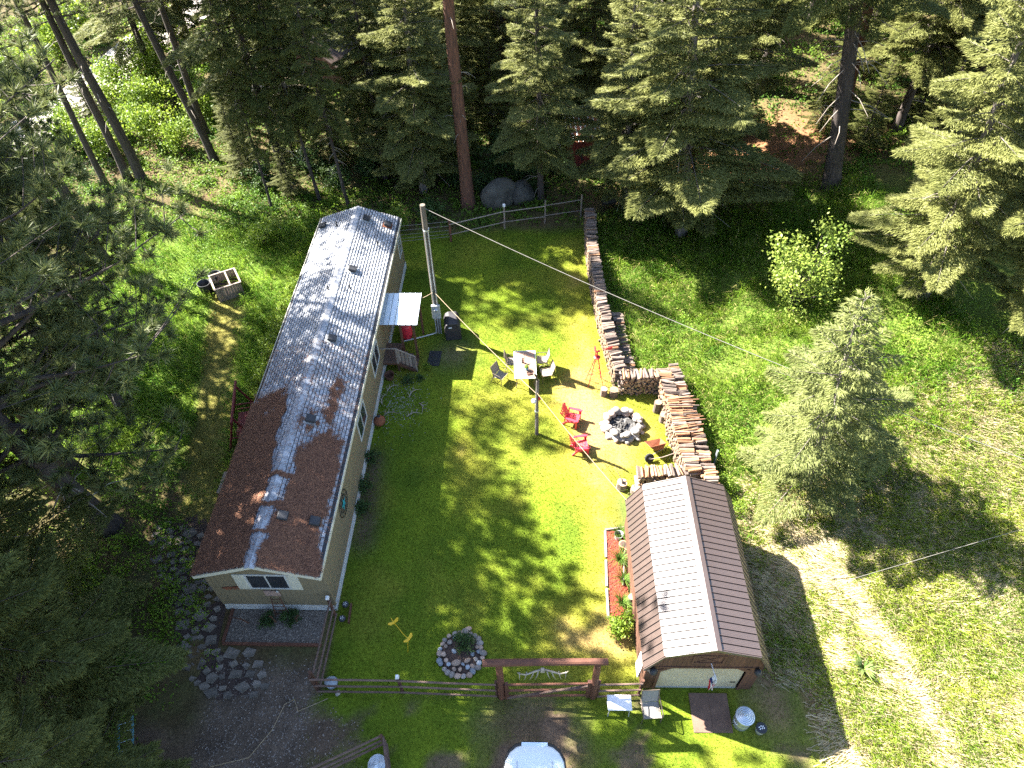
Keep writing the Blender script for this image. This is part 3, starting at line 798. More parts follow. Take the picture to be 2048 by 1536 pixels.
tree('fir_dense', -17.4, 11.6, 14, (-0.05, 0), 4.2, 'dark fir at the left edge below the pines', w=1.1)
tree('fir_dense', -16.6, 6.2, 13, (-0.03, 0), 5.0, 'dark fir cut by the left edge near the bottom corner', w=1.1)
tree('pine_near', -24.6, 27.2, 21, (-0.04, 0), 0.6, 'tufted pine at the left edge level with the wooden bin', w=0.95)
tree('pine_full', -22.9, 28.4, 23.5, (-0.03, 0), 4.6, 'broad pine at the left edge between the tufted pines', w=0.95)
tree('fir', 7.3, 37.6, 14.5, (-0.05, 0.03), 2.7, 'bushy pale fir hanging over the very end of the firewood', w=1.2)
# trees standing just outside the picture on the sunny side, whose shade falls into the yard
for i, (x, y, h, k) in enumerate([(-22.5, 10.5, 26, 'fir2'), (-25.5, 15.0, 29, 'pine'), (-25.5, 20.5, 25, 'pine'), (-19.5, 5.0, 17, 'fir'), (-21.5, 14.6, 27, 'fir2')]):
    tree(k, x, y, h, (0, 0), i * 1.7, 'conifer crowded at the left edge of the forest', 'conifers at the left edge of the forest')
# the forest behind
far = [(-28.4, 57.5), (-27.2, 63.5), (-15.2, 47.5), (-7.0, 45.5), (0.8, 45.8), (6.2, 48.5), (9.2, 44.2), (17.23, 46.6), (28, 33.5), (-5.4, 40.2), (-8.0, 41.6)]
fr = random.Random(21); tries = 0
while len(far) < 78 and tries < 20000:
    tries += 1
    x, y = fr.uniform(-52, 44), 40.5 + 46 * fr.random() ** 1.25
    if abs(x - float(roadx(y))) < 4.6 or math.hypot(x + 13.2, y - 54.5) < 3.6 or math.hypot(x + 16.6, y - 51) < 3.2 or math.hypot(x - 5.3, y - 43) < 2.6: continue
    if x < -18 and y < 60: continue
    if x < -33: continue
    if 11.5 < x < 24 and y < 45.5: continue
    if x < -33 and y < 58: continue
    if abs(x + 1) < 4 and y < 44: continue
    if all(math.hypot(x - a, y - b) > 3.7 for a, b in far): far.append((x, y))
kinds = ['fir2', 'fir', 'fir_slim', 'fir', 'pine', 'fir2', 'pine', 'fir_tall']
for i, (x, y) in enumerate(far):
    deep = y > 52
    where, gr = (('beside the far stretch of the pale road', 'far left forest') if x < -20 else ('left of the half hidden cabin roof', 'forest left of the cabin') if x < -14.5 else
                 ('between the house and the red-barked pine', 'forest behind the house') if x < -2.5 else ('between the big red-barked pine and the red hut', 'forest behind the boulders') if x < 5 else
                 ('behind the red hut and the largest pale fir', 'forest behind the red hut') if x < 13 else ('above the brown needle slope', 'forest above the needle slope') if x < 22 else ('in the upper right corner', 'upper right forest'))
    t = ('tall conifer deep in the forest ' if deep else 'forest-edge conifer ') + where; gr = ('deep ' if deep else 'front ') + gr
    tree(kinds[i % 8], x, y, fr.uniform(15, 24) if x < -14 or x > 9 or y > 50 else fr.uniform(14, 18), (fr.gauss(0, .02), fr.gauss(0, .02)), fr.uniform(0, 6.28), t, gr, w=fr.uniform(1.0, 1.3))
for i, (x, y, h) in enumerate([(-17.5, 42.5, 5), (-11.8, 44, 6.5), (-8.2, 43.2, 5.5), (-4.6, 42.2, 6), (-1.0, 46.5, 7), (3.6, 46, 6), (11.8, 43.8, 4.5), (15.2, 43.6, 4), (19.8, 41.6, 5), (21.5, 39, 5.5), (24.5, 37.5, 6), (26, 42, 7), (-30, 49.5, 5), (16.5, 48.5, 6), (24, 48, 6), (-13.9, 40.2, 4.5), (-6.4, 43.6, 5), (6.9, 45.5, 5.5), (-2.8, 44.4, 5), (-10.4, 46.2, 6), (-14.6, 44.6, 5), (-18.8, 45.8, 5), (12.8, 46.6, 5.5), (9.8, 47.2, 6)]):
    tree('fir_dense', x, y, h, (0, 0), i * 1.1, 'young fir under the tall trees ' + ('behind the house' if x < -3 else 'behind the boulders and the red hut' if x < 11 else 'on the brown needle slope'), 'young firs under the tall trees', w=1.1, name='young_fir')

# ------------------------------------------------------------------ shrubs
def shrub_mesh(mat, n, size, rad, h, seed, clumps=16, sig=0.19):
    g = np.random.default_rng(seed)
    cc = g.normal(0, 1, (clumps, 3)); cc /= np.linalg.norm(cc, axis=1)[:, None]
    cc = cc * g.uniform(0.35, 0.95, clumps)[:, None] * np.array([rad, rad, h * 0.5]) + np.array([0, 0, h * 0.52])
    k = g.integers(0, clumps, n)
    P = cc[k] + g.normal(0, 1, (n, 3)) * np.array([rad, rad, h * 0.5]) * sig
    P[:, 2] = np.maximum(P[:, 2], 0.03)
    t = g.normal(0, 1, (n, 3)); t /= np.linalg.norm(t, axis=1)[:, None]
    nn = g.normal(0, 0.7, (n, 3)) + np.array([0, 0, 1.0])
    b = np.cross(nn, t); b /= np.linalg.norm(b, axis=1)[:, None]
    s = size * g.uniform(0.6, 1.3, n)[:, None]
    V = np.empty((n, 4, 3)); V[:, 0] = P - t * s; V[:, 2] = P + t * s; V[:, 1] = P + b * s * .6; V[:, 3] = P - b * s * .6
    A = np.clip(g.normal(0.45, 0.2, clumps)[k] + g.normal(0, 0.2, n), 0, 1)
    me = np_mesh('foliage', V.reshape(-1, 3), np.arange(4 * n).reshape(n, 4), mat, attr=np.repeat(A, 4))
    st = MB()
    for c in cc: st.tube([(g.normal(0, .05), g.normal(0, .05), -0.05), (c[0] * .4, c[1] * .4, c[2] * .55), tuple(c)], [0.022, 0.016, 0.006], n=4, cap=False)
    return me, st.mesh('stem', 'bark_dark')
SHR = {'bright': shrub_mesh('shrub', 1500, 0.07, 1.0, 1.7, 1), 'bright2': shrub_mesh('shrub', 2600, 0.085, 1.6, 2.6, 2, 26), 'dark': shrub_mesh('shrub_dark', 1500, 0.06, 0.9, 1.3, 3),
       'sapling': shrub_mesh('sapling', 4200, 0.045, 1.35, 2.6, 14, 34, 0.115), 'round': shrub_mesh('shrub_dark', 1100, 0.035, 0.42, 0.7, 5, 18), 'lush': shrub_mesh('shrub', 1300, 0.045, 0.45, 0.8, 6, 16)}
def shrub(kind, x, y, s, label, group=None, name='shrub', cat='shrub', sz=None, z=None):
    e = empty(name, (x, y, gz(x, y) - 0.02 if z is None else z), random.uniform(0, 6.28), label, cat, group)
    e.scale = (s, s, s * (sz or 1))
    link('stem', SHR[kind][1], e); link('foliage', SHR[kind][0], e)
    return e
shrub('bright', -14.53, 34.84, 1.05, 'single bright leafy shrub in the clearing left of the far roof end')
shrub('sapling', 14.2, 26.6, 1.8, 'pale green leafy sapling in the long grass behind the young spruce')
shrub('bright', -8.2, 35.2, 0.9, 'green shrub behind the far left roof corner')
shrub('bright', -6.6, 36.0, 0.8, 'green shrub behind the far gable beside the back fence wires')
shrub('dark', -4.8, 37.0, 1.0, 'dark shrub at the foot of the big red pine')
shrub('bright2', -27.6, 45.5, 1.05, 'tall sunlit shrub between the pine trunks and the pale road', 'sunlit roadside shrubs')
for (x, y, s) in [(-25.2, 47.5, 1.1), (-23, 46.2, 0.9), (-26.5, 51.5, 1.2), (-22.3, 50.5, 1.0), (-38.5, 50.5, 1.4), (-38.5, 56, 1.5), (-37.8, 62, 1.5), (-24.5, 54, 1.0), (-36.5, 45, 1.2), (-28, 48.5, 0.8), (-37.2, 66, 1.6), (-29.3, 60.5, 1.1), (-28.5, 56.8, 1.1), (-30.5, 46.5, 1.1), (-33, 43, 1.1), (-35.5, 41, 1.2), (-30, 52, 1.0), (-30.2, 55.5, 1.2), (-29.8, 61.5, 1.3), (-29.2, 66, 1.3), (-31.5, 49.3, 0.9)]:
    shrub('bright2', x, y, s, 'sunlit broadleaf shrub beside the pale road', 'sunlit roadside shrubs')
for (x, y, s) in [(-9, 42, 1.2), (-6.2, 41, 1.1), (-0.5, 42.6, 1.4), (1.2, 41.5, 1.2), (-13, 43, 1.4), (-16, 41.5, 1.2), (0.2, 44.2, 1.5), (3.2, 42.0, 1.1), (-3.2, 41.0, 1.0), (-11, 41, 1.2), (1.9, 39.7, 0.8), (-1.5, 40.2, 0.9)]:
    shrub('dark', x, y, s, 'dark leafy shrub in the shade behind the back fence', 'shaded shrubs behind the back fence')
for (x, y, s) in [(-11.8, 22.6, 0.7), (-11.75, 24.0, 0.75), (-11.75, 25.5, 0.8), (-11.6, 27.0, 0.8), (-11.5, 28.4, 0.75), (-11.4, 30.0, 0.7)]:
    shrub('bright', x, y, s, 'leafy shrub growing along the left wall of the house', 'shrubs along the left wall of the house')
for (x, y, s) in [(-16.5, 13.0, 0.8), (-15.3, 12.2, 0.9), (-17, 11.5, 0.9)]:
    shrub('bright', x, y, s, 'sunlit green shrub between the dark firs and the flagstones', 'sunlit shrubs beside the flagstone path')
for (x, y, s) in [(8.8, 16.6, 0.5), (9.0, 15.6, 0.4)]:
    shrub('bright', x, y, s, 'bright green weeds at the far right corner of the barn', 'weeds at the far barn corner')
# ------------------------------------------------------------------ the long house
HX, HY, HR = -8.842, 11.858, -0.0424
HW, HL, EZ, RZ, OS, OF = 2.062, 20.65, 3.24, 3.99, 0.12, 0.32
house = empty('mobile_home', (HX, HY, 0), HR, 'long narrow tan single-storey house with a grey shingle roof', 'house')
def hworld(x, y, z=0):
    c, s = math.cos(HR), math.sin(HR)
    return (HX + x * c - y * s, HY + x * s + y * c, z)
RSL = (RZ - EZ) / (HW + OS)          # roof slope
WT = EZ - 0.02                       # wall top
# walls
MB().b2(HW - 0.10, HW, 0.0, HL, 0.36, WT).build('wall', 'siding', house)
MB().b2(-HW, -HW + 0.10, 0.0, HL, 0.36, WT).build('wall', 'siding', house)
gp = [(-HW + 0.1, 0.36), (HW - 0.1, 0.36), (HW - 0.1, WT), (0, WT + RSL * (HW - .1)), (-HW + 0.1, WT)]
MB().prism(gp, 'y', 0.004, 0.10).build('wall', 'siding_front', house)
MB().prism(gp, 'y', HL - 0.10, HL - 0.004).build('wall', 'siding_front', house)
# skirting: two white bands with a reveal between
sk = MB()
for z0, z1, o in ((0.0, 0.17, 0.035), (0.19, 0.36, 0.02)):
    sk.b2(HW - 0.06, HW + o, -o, HL + o, z0, z1); sk.b2(-HW - o, -HW + 0.06, -o, HL + o, z0, z1)
    sk.b2(-HW + 0.06, HW - 0.06, -o, 0.05, z0, z1); sk.b2(-HW + 0.06, HW - 0.06, HL - 0.05, HL + o, z0, z1)
sk.build('skirting', 'white_trim', house)
# corner trims
for sx in (-1, 1):
    MB().b2(sx * HW - 0.045 + sx * 0.012, sx * HW + 0.045 + sx * 0.012, -0.014, 0.07, 0.37, WT - 0.03).build('corner_trim', 'siding_front', house)
# roof deck, fascia and rake boards
deck = MB()
T = 0.05
for s in (-1, 1):
    deck.prism([(0, RZ - T), (s * (HW + OS), EZ - T), (s * (HW + OS), EZ - 2 * T), (0, RZ - 2 * T)][::s], 'y', -OF, HL + 0.12)
roof = deck.build('roof', 'underlay', house)
for s in (-1, 1):
    MB().b2(*sorted((s * (HW + OS) , s * (HW + OS + 0.03))), -OF - 0.02, HL + 0.14, EZ - 0.24, EZ - 0.055).build('fascia', 'cream_trim', house)
for yy in (-OF - 0.03, HL + 0.122):
    for s in (-1, 1):
        MB().prism([(0, RZ - 0.075), (s * (HW + OS), EZ - 0.075), (s * (HW + OS), EZ - 0.25), (0, RZ - 0.25)][::s], 'y', yy, yy + 0.028).build('rake_board', 'cream_trim', house)
# shingles: every tab its own piece; the nearest 300 stand alone, the rest are joined
SLEN = math.hypot(HW + OS, RZ - EZ); SANG = math.atan2(RZ - EZ, HW + OS)
EXPO, TABW = 0.138, 0.305
def roof_pt(side, s, t, up=0.0):
    """s metres down the slope from the ridge, t along, up above the deck"""
    c, sn = math.cos(SANG), math.sin(SANG)
    return Vector((side * (s * c + up * sn), t, RZ - T - s * sn + up * c))
def needle_cover(side, s, t):
    """1 where pine needles lie on the roof"""
    s = np.asarray(s, float); t = np.asarray(t, float)
    n = fbm(s * 1.0 + 20 * side, t * 0.7, 1.5, 5) - 0.5 + 0.28 * (fbm(s, t, 7.0, 15) - 0.5)
    if side < 0:
        m = sst(7.4, 6.2, t + n * 2.2 + (1 - s / SLEN) * -1.2) if False else (1 - sst(6.7, 8.0, t + n * 2.6 + (SLEN - s) * 0.1))
        m = m * sst(0.28, 0.42, s + n * 0.55 - 0.26 * np.exp(-((t - 0.5) / 1.1) ** 2) * 0 - 0.05 * t + 0.15)
    else:
        m = (1 - sst(4.8, 5.8, t + n * 2.5)) * sst(0.33, 0.48, s + n * 0.6 - 0.055 * t + 0.10)
        m = m * (1 - sst(0.16, 0.02, SLEN - s + n * 0.35) if False else sst(0.05, 0.30, SLEN - s + n * 0.9))
        streak = np.exp(-(((s - 1.35 - n * 0.5) / 0.22) ** 2)) * sst(4, 5.5, t) * (1 - sst(8.3, 9.3, t + n)) * 1.1
        streak = np.maximum(streak, np.exp(-(((s - 0.75) / 0.5) ** 2 + ((t - 6.0) / 0.5) ** 2)))
        m = np.maximum(m, streak * (fbm(s * 3, t * 2.0, 1.5, 9) > 0.47))
    bands = np.exp(-((t - 2.05 - 0.15 * np.sin(s * 3)) / 0.09) ** 2) + np.exp(-((t - 3.45 + 0.1 * np.sin(s * 4)) / 0.10) ** 2) + np.exp(-((t - 1.0) / 0.05) ** 2)
    m = np.maximum(m, (bands > 0.5) * (s < 0.6))
    return m
tabs = []
row = 0; s0 = 0.12
while s0 < SLEN + 0.001:
    for side in (-1, 1):
        off = (row * 0.47 + (0.1 if side > 0 else 0)) % 1.0 * TABW
        t = -OF - 0.02 - off
        while t < HL + 0.13:
            a, b = max(t, -OF - 0.02), min(t + TABW, HL + 0.13)
            if b - a > 0.05: tabs.append((side, s0, (a + b) / 2, b - a - 0.026))
            t += TABW
    s0 += EXPO; row += 1
sc_, tc_ = np.array([q[1] for q in tabs]), np.array([q[2] for q in tabs])
sd_ = np.array([q[0] for q in tabs])
cov = np.where(sd_ > 0, needle_cover(1, sc_, tc_), needle_cover(-1, sc_, tc_))
order = np.argsort(tc_ + 100 * (cov > 0.5) + (np.array([q[3] for q in tabs]) < 0.27) * 50)
single = set(order[:296].tolist())
tm = MB().box((0, 0, 0), (EXPO - 0.026, TABW - 0.026, 0.016)).mesh('shingle', 'shingle')  # gaps between courses bare the dark underlay, imitating their shadow lines
rest_v, rest_f, rest_a = [], [], []
for i, (side, s, t, wd) in enumerate(tabs):
    c = roof_pt(side, s - EXPO / 2 + 0.0, t, 0.012 + random.uniform(0, 0.005))
    rot = Euler((0, side * (SANG + 0.05), 0))
    if i in single:
        o = link('shingle', tm, roof, c, rot)
    else:
        b = MB().box(c, (EXPO - 0.026, wd, 0.016), rot=rot)
        n0 = len(rest_v); rest_v += b.v; rest_f += [tuple(q + n0 for q in f) for f in b.f]
        rest_a += [random.gauss(0.5, 0.24)] * 8
o = link('shingle_field', np_mesh('shingle_field', np.array(rest_v), np.array(rest_f), 'shingle_v', attr=np.clip(rest_a, 0, 1)), roof)
o['kind'] = 'stuff'
# ridge caps
cap = MB()
for s in (-1, 1):
    a = roof_pt(s, 0.17, 0, 0.022); b = roof_pt(s, 0.0, 0, 0.028)
    cap.add([(b.x, -0.15, b.z), (a.x, -0.15, a.z), (a.x, 0.15, a.z - 0.006), (0, 0.15, b.z - 0.006), (b.x, -0.15, b.z + 0.012), (a.x, -0.15, a.z + 0.012), (a.x, 0.15, a.z + 0.006), (0, 0.15, b.z + 0.006)],
            [(0, 1, 2, 3), (4, 7, 6, 5), (0, 4, 5, 1), (3, 2, 6, 7), (1, 5, 6, 2)])
capm = cap.mesh('ridge_cap', 'shingle')
t = -OF + 0.13
while t < HL + 0.1:
    link('ridge_cap', capm, roof, (0, t, 0), (R(1.2), 0, 0), (1, 1.0, 1)); t += 0.285
# vents and pipes
def vent(side, s, t, rusty=False):
    p = roof_pt(side, s, t, 0.03)
    e = MB().box((0, 0, 0.06), (0.32, 0.30, 0.07)).box((0, 0, 0.13), (0.40, 0.38, 0.08), taper=0.85).build('roof_vent', 'black_plastic', roof, loc=p, rot=(0, side * SANG, 0), bevel=0.012)
    MB().box((0, 0, 0.005), (0.5, 0.46, 0.02)).build('flashing', 'rust' if rusty else 'grey_metal', e)
for side, wx, wy, ru in ((-1, -9.78, 31.65, 0), (1, -7.45, 31.61, 0), (1, -6.38, 31.55, 1), (1, -7.62, 27.35, 0), (1, -7.85, 22.48, 0), (1, -8.0, 17.92, 0), (1, -8.2, 13.49, 0), (1, -7.15, 13.46, 0)):
    c, s_ = math.cos(HR), math.sin(HR)
    lx = (wx - HX) * c + (wy - HY) * s_; ly = -(wx - HX) * s_ + (wy - HY) * c
    vent(side, max(0.3, abs(lx) / math.cos(SANG)), ly, ru)
for side, s, t in ((1, 0.75, 14.2), (-1, 0.25, 13.9), (-1, 1.0, 19.4), (1, 1.5, 17.9)):
    p = roof_pt(side, s, t)
    MB().tube([p, p + Vector((0, 0, 0.3))], 0.035, 10).build('vent_pipe', 'black_plastic', roof)
# fallen needles: a lumpy mat with loose needles on top
gn = np.random.default_rng(77)
for side in (-1, 1):
    ss = np.arange(0.0, SLEN + 0.02, 0.04); tt = np.arange(-OF, 10.5, 0.045)
    S, Tm = np.meshgrid(ss, tt); m = needle_cover(side, S, Tm)
    up = 0.012 + 0.05 * np.clip(m, 0, 1) * (0.4 + fbm(S, Tm, 4, 3))
    c, sn = math.cos(SANG), math.sin(SANG)
    V = np.stack([side * (S * c + up * sn), Tm, RZ - T - S * sn + up * c], -1).reshape(-1, 3)
    ix = np.arange(S.size).reshape(S.shape)
    F = np.stack([ix[:-1, :-1], ix[:-1, 1:], ix[1:, 1:], ix[1:, :-1]], -1).reshape(-1, 4)
    mm = (m > 0.5).ravel()
    F = F[mm[F].all(1)]
    used = np.unique(F); rm = np.full(len(V), -1); rm[used] = np.arange(len(used))
    o = link('needle_mat', np_mesh('needle_mat', V[used], rm[F], 'needle_bed', smooth=True), roof)
    o['kind'] = 'stuff'
    n = 62000
    s = gn.uniform(0.0, SLEN + 0.03, n); t = gn.uniform(-OF - 0.02, 10.5, n)
    k = needle_cover(side, s, t) + gn.normal(0, 0.30, n) > 0.55
    s, t = s[k], t[k]; n = len(s)
    a = gn.uniform(0, PI, n); l = gn.uniform(0.05, 0.11, n); w = gn.uniform(0.004, 0.007, n)
    up = gn.uniform(0.045, 0.085, n)
    def P(ds, dt, du):
        q = s + ds; h = up + du
        return np.stack([side * (q * c + h * sn), t + dt, RZ - T - q * sn + h * c], 1)
    ca, sa = np.cos(a), np.sin(a); k2 = gn.uniform(-0.03, 0.03, n)
    V = np.stack([P(-ca * l - sa * w, -sa * l + ca * w, 0 * l), P(-ca * l + sa * w, -sa * l - ca * w, 0 * l), P(-sa * (k2 + w), ca * (k2 + w), 0 * l + .012), P(-sa * (k2 - w), ca * (k2 - w), 0 * l + .012), P(ca * l, sa * l, 0 * l)], 1)
    b = np.arange(n)[:, None] * 5
    F = np.concatenate([b + np.array([[0, 1, 3]]), b + np.array([[0, 3, 2]]), b + np.array([[2, 3, 4]])])
    o = link('loose_needles', np_mesh('loose_needles', V.reshape(-1, 3), F, 'needles', attr=np.repeat(np.clip(gn.normal(0.42, 0.26, n), 0, 1), 5)), roof)
    o['kind'] = 'stuff'

# windows
def window(parent, c, w, h, axis, panes=2, trim='white_trim', out=0.03, fr=0.07):
    """axis 'x': on the right wall facing +x; 'y': on the front facing -y"""
    def bx(u0, u1, z0, z1, d0, d1):
        if axis == 'x': return (c[0] + d0, c[0] + d1, c[1] + u0, c[1] + u1, c[2] + z0, c[2] + z1)
        return (c[0] + u0, c[0] + u1, c[1] - d1, c[1] - d0, c[2] + z0, c[2] + z1)
    f = MB()
    f.b2(*bx(-w / 2, w / 2, h / 2 - fr, h / 2, 0, out)); f.b2(*bx(-w / 2, w / 2, -h / 2, -h / 2 + fr, 0, out))
    f.b2(*bx(-w / 2, -w / 2 + fr, -h / 2 + fr, h / 2 - fr, 0, out)); f.b2(*bx(w / 2 - fr, w / 2, -h / 2 + fr, h / 2 - fr, 0, out))
    win = f.build('window', trim, parent)
    iw = w - 2 * fr
    for k in range(panes):
        u0 = -iw / 2 + k * iw / panes; u1 = u0 + iw / panes
        MB().b2(*bx(u0 + 0.012, u1 - 0.012, -h / 2 + fr, h / 2 - fr, 0.002, 0.010)).build('pane', 'glass', win)
    for k in range(1, panes):
        u = -iw / 2 + k * iw / panes
        MB().b2(*bx(u - 0.022, u + 0.022, -h / 2 + fr, h / 2 - fr, 0.0, out - 0.005)).build('mullion', trim, win)
    return win
window(house, (HW + 0.001, 11.3, 1.95), 1.45, 1.15, 'x')
window(house, (HW + 0.001, 7.6, 1.95), 1.45, 1.15, 'x')
window(house, (HW + 0.001, 19.9, 1.95), 0.8, 1.1, 'x')
window(house, (0.05, -0.001, 2.18), 1.5, 1.05, 'y', trim='white_trim')
for s in (-1, 1):
    x0 = 0.05 + s * 0.75
    sh = MB().b2(*sorted((x0 + s * 0.004, x0 + s * 0.40)), -0.040, -0.001, 1.655, 2.705).build('shutter', 'cream_trim', house, bevel=0.006)
    for z0, z1 in ((1.72, 2.14), (2.21, 2.63)):
        MB().b2(*sorted((x0 + s * 0.06, x0 + s * 0.345)), -0.052, -0.0405, z0, z1).build('panel', 'cream_trim', sh)
# wall ornaments
e = empty('lizard_ornament', hworld(-1.42, -0.012, 1.72), HR, 'rusty brown lizard silhouette on the front gable wall', 'wall ornament')
m = MB()
body = [(-0.30, 0.02), (-0.15, 0.06), (0.05, 0.05), (0.22, 0.10), (0.32, 0.16), (0.34, 0.22), (0.24, 0.19), (0.05, 0.15), (-0.12, 0.15), (-0.24, 0.10), (-0.32, 0.09)]
m.prism([(a, b - 0.1) for a, b in body], 'y', -0.02, 0.0)
for lx, ly in ((-0.22, -0.18), (-0.08, -0.16), (0.12, -0.14), (0.26, -0.10)):
    m.prism([(lx, ly), (lx + 0.08, ly), (lx + 0.07, ly + 0.16), (lx, ly + 0.16)], 'y', -0.018, 0.0)
m.build('lizard', 'rust', e)
e = empty('star_ornament', hworld(HW + 0.02, 3.35, 2.05), HR, 'turquoise star inside a dark metal wheel on the long wall', 'wall ornament')
m = MB()
for rr in (0.55, 0.36):
    m.tube([(0.01, rr * math.cos(a), rr * math.sin(a)) for a in np.linspace(0, 2 * PI, 33)], 0.014, 5, cap=False)
for k in range(10):
    a = k * PI / 5
    m.tube([(0.01, 0.1 * math.cos(a), .1 * math.sin(a)), (0.01, 0.55 * math.cos(a), 0.55 * math.sin(a))], 0.009, 4)
m.build('wheel_rim', 'black_metal', e)
st = []
for k in range(10):
    r_ = 0.30 if k % 2 == 0 else 0.12; a = PI / 2 + k * PI / 5
    st.append((r_ * math.cos(a), r_ * math.sin(a)))
m = MB(); vs_ = [(0.06, 0, 0)] + [(0.022, a, b) for a, b in st]
m.add(vs_, [(0, 1 + k, 1 + (k + 1) % 10) for k in range(10)])
m.build('star', 'teal', e)
# board hanging below the front window
e = empty('hanging_board', hworld(0.0, -0.04, 1.18), HR, 'small tan plank board hung below the front window', 'sign')
for k in range(3): MB().box((0, 0, 0.30 - 0.125 * k), (0.56, 0.03, 0.118)).build('plank', 'paper_tan', e)
MB().box((0.24, -0.03, 0.38), (0.07, 0.04, 0.07)).build('bracket', 'white_trim', e)

# ------------------------------------------------------------------ porch
porch = empty('porch', (-5.9, 24.9, 0), HR, 'wooden porch with pale ribbed metal roof on the long house wall', 'porch')
pw = lambda x, y: (x + 5.9, y - 24.9)
# local frame: world offsets, the small turn is ignored here
for k in range(7):
    x0 = -0.42 + k * 0.275
    m = MB()
    prof = [(x0, 0), (x0 + 0.215, 0), (x0 + 0.225, 0.03), (x0 + 0.245, 0.03), (x0 + 0.25, 0.0), (x0 + 0.25, -0.012), (x0, -0.012)]
    v = [(a, -0.10, 2.46 + b) for a, b in prof] + [(a, 2.02, 2.62 + b) for a, b in prof]
    n = len(prof)
    m.add(v, [tuple(reversed(range(n))), tuple(range(n, 2 * n))] + [(i, (i + 1) % n, n + (i + 1) % n, n + i) for i in range(n)])
    m.build('roof_panel', 'porch_metal', porch)
fr_ = MB()
for y in (-0.02, 0.95, 1.9): fr_.box((0.55, y, 2.40 + 0.075 * y), (1.95, 0.05, 0.09))
fr_.build('roof_frame', 'wood_brown', porch)
m = MB(); m.add([(-0.42, -0.09, 2.435), (1.49, -0.09, 2.435), (1.49, 2.0, 2.592), (-0.42, 2.0, 2.592), (-0.42, -0.09, 2.425), (1.49, -0.09, 2.425), (1.49, 2.0, 2.582), (-0.42, 2.0, 2.582)], [(0, 1, 2, 3), (7, 6, 5, 4), (0, 4, 5, 1), (1, 5, 6, 2), (2, 6, 7, 3), (3, 7, 4, 0)]); m.build('roof_deck', 'wood_brown', porch)
for (x, y) in ((0.62, 0.02), (1.25, 0.02), (1.3, 1.9)):
    MB().box((x, y, 1.19), (0.10, 0.10, 2.38)).build('post', 'wood_brown', porch)
for k in range(9):
    MB().box((-0.10, -0.75 + k * 0.155, 0.60), (1.15, 0.145, 0.04)).build('deck_board', 'plywood', porch)
jj = MB()
for x in (-0.6, 0.40):
    for y in (-0.75, 0.45): jj.box((x, y, 0.285), (0.09, 0.09, 0.57))
jj.box((-0.1, -0.80, 0.53), (1.1, 0.04, 0.10)); jj.build('deck_frame', 'wood_brown', porch)
for k in range(3):
    MB().box((0.62 + k * 0.27, -0.32, 0.44 - k * 0.16), (0.28, 0.95, 0.04)).build('stair_tread', 'plywood', porch)
MB().prism([(0.46, 0.58), (0.46, 0.40), (1.22, -0.02), (1.30, -0.02), (1.30, 0.1)], 'y', -0.84, -0.80).build('stringer', 'wood_brown', porch)
hr = MB(); hr.tube([(-0.62, -0.80, 1.55), (0.42, -0.80, 1.55)], 0.035, 6); hr.tube([(0.42, -0.80, 1.55), (1.30, -0.80, 1.02)], 0.04, 6)
hr.box((-0.62, -0.80, 1.05), (0.08, 0.08, 0.95)); hr.box((0.42, -0.80, 1.05), (0.08, 0.08, 1.0)); hr.box((1.28, -0.80, 0.5), (0.08, 0.08, 1.0))
hr.build('handrail', 'wood_grey', porch)
for k in range(5):
    x = 0.52 + k * 0.17; zt = 1.52 - (x - 0.42) * 0.6
    MB().box((x, -0.765, zt - 0.42), (0.13, 0.025, 0.84)).build('railing_board', 'wood_grey', porch)
for k in range(2):
    MB().b2(-0.74, -0.70, 0.30 + k * .001, 1.15, 0.62, 2.35).build('door', 'white_trim', porch) if k == 0 else None
# things on and around the porch
e = empty('red_barrel', (-5.35, 26.55, 0), 0, 'red plastic barrel under the porch roof', 'barrel')
MB().lathe([(0.24, 0), (0.29, 0.08), (0.31, 0.4), (0.29, 0.78), (0.27, 0.85)], 22).build('body', 'red_plastic', e, smooth=True)
MB().lathe([(0.285, 0.852), (0.285, 0.89), (0.2, 0.9)], 22).build('lid', 'red_paint', e)
e = empty('wicker_basket', (-5.95, 23.6, 0), 0.3, 'brown handled basket on the ground beside the porch', 'basket')
MB().lathe([(0.17, 0), (0.24, 0.28), (0.25, 0.30), (0.22, 0.29), (0.16, 0.05)], 16).build('body', 'wood_brown', e)
MB().tube([(0.24 * math.cos(a), 0, 0.30 + 0.26 * math.sin(a)) for a in np.linspace(0, PI, 11)], 0.015, 5).build('handle', 'wood_brown', e)
e = empty('doormat', (-3.85, 24.9, 0.012), -0.1, 'dark striped rubber mat on the grass at the foot of the porch steps', 'mat')
MB().box((0, 0, 0.012), (0.62, 1.05, 0.02)).build('mat_base', 'rubber', e)
for k in range(7): MB().box((-0.26 + k * 0.087, 0, 0.028), (0.03, 1.0, 0.012)).build('strip', 'black_plastic', e)
shrub('lush', -4.15, 24.2, 0.45, 'small green plant beside the foot of the porch steps', name='plant', cat='plant')
for (x, y, s) in ((-5.0, 23.3, 0.75), (-4.5, 23.45, 0.55)):
    shrub('round', x, y, s, 'dark leafy clump by the gravel patch in front of the porch', 'plants in front of the porch', name='plant', cat='plant')
# ------------------------------------------------------------------ barn-roofed shed
SX, SY, SRr = 5.993, 8.3965, -0.035
barn = empty('barn_shed', (SX, SY, 0), SRr, 'brown barn-style shed with a ribbed metal gambrel roof', 'shed')
WE, WBk, SLn, SEZ, SBZ, SRZ, BW = 2.02, 1.466, 6.34, 2.18, 3.236, 3.77, 1.86
def bworld(x, y, z=0):
    c, s = math.cos(SRr), math.sin(SRr)
    return (SX + x * c - y * s, SY + x * s + y * c, z)
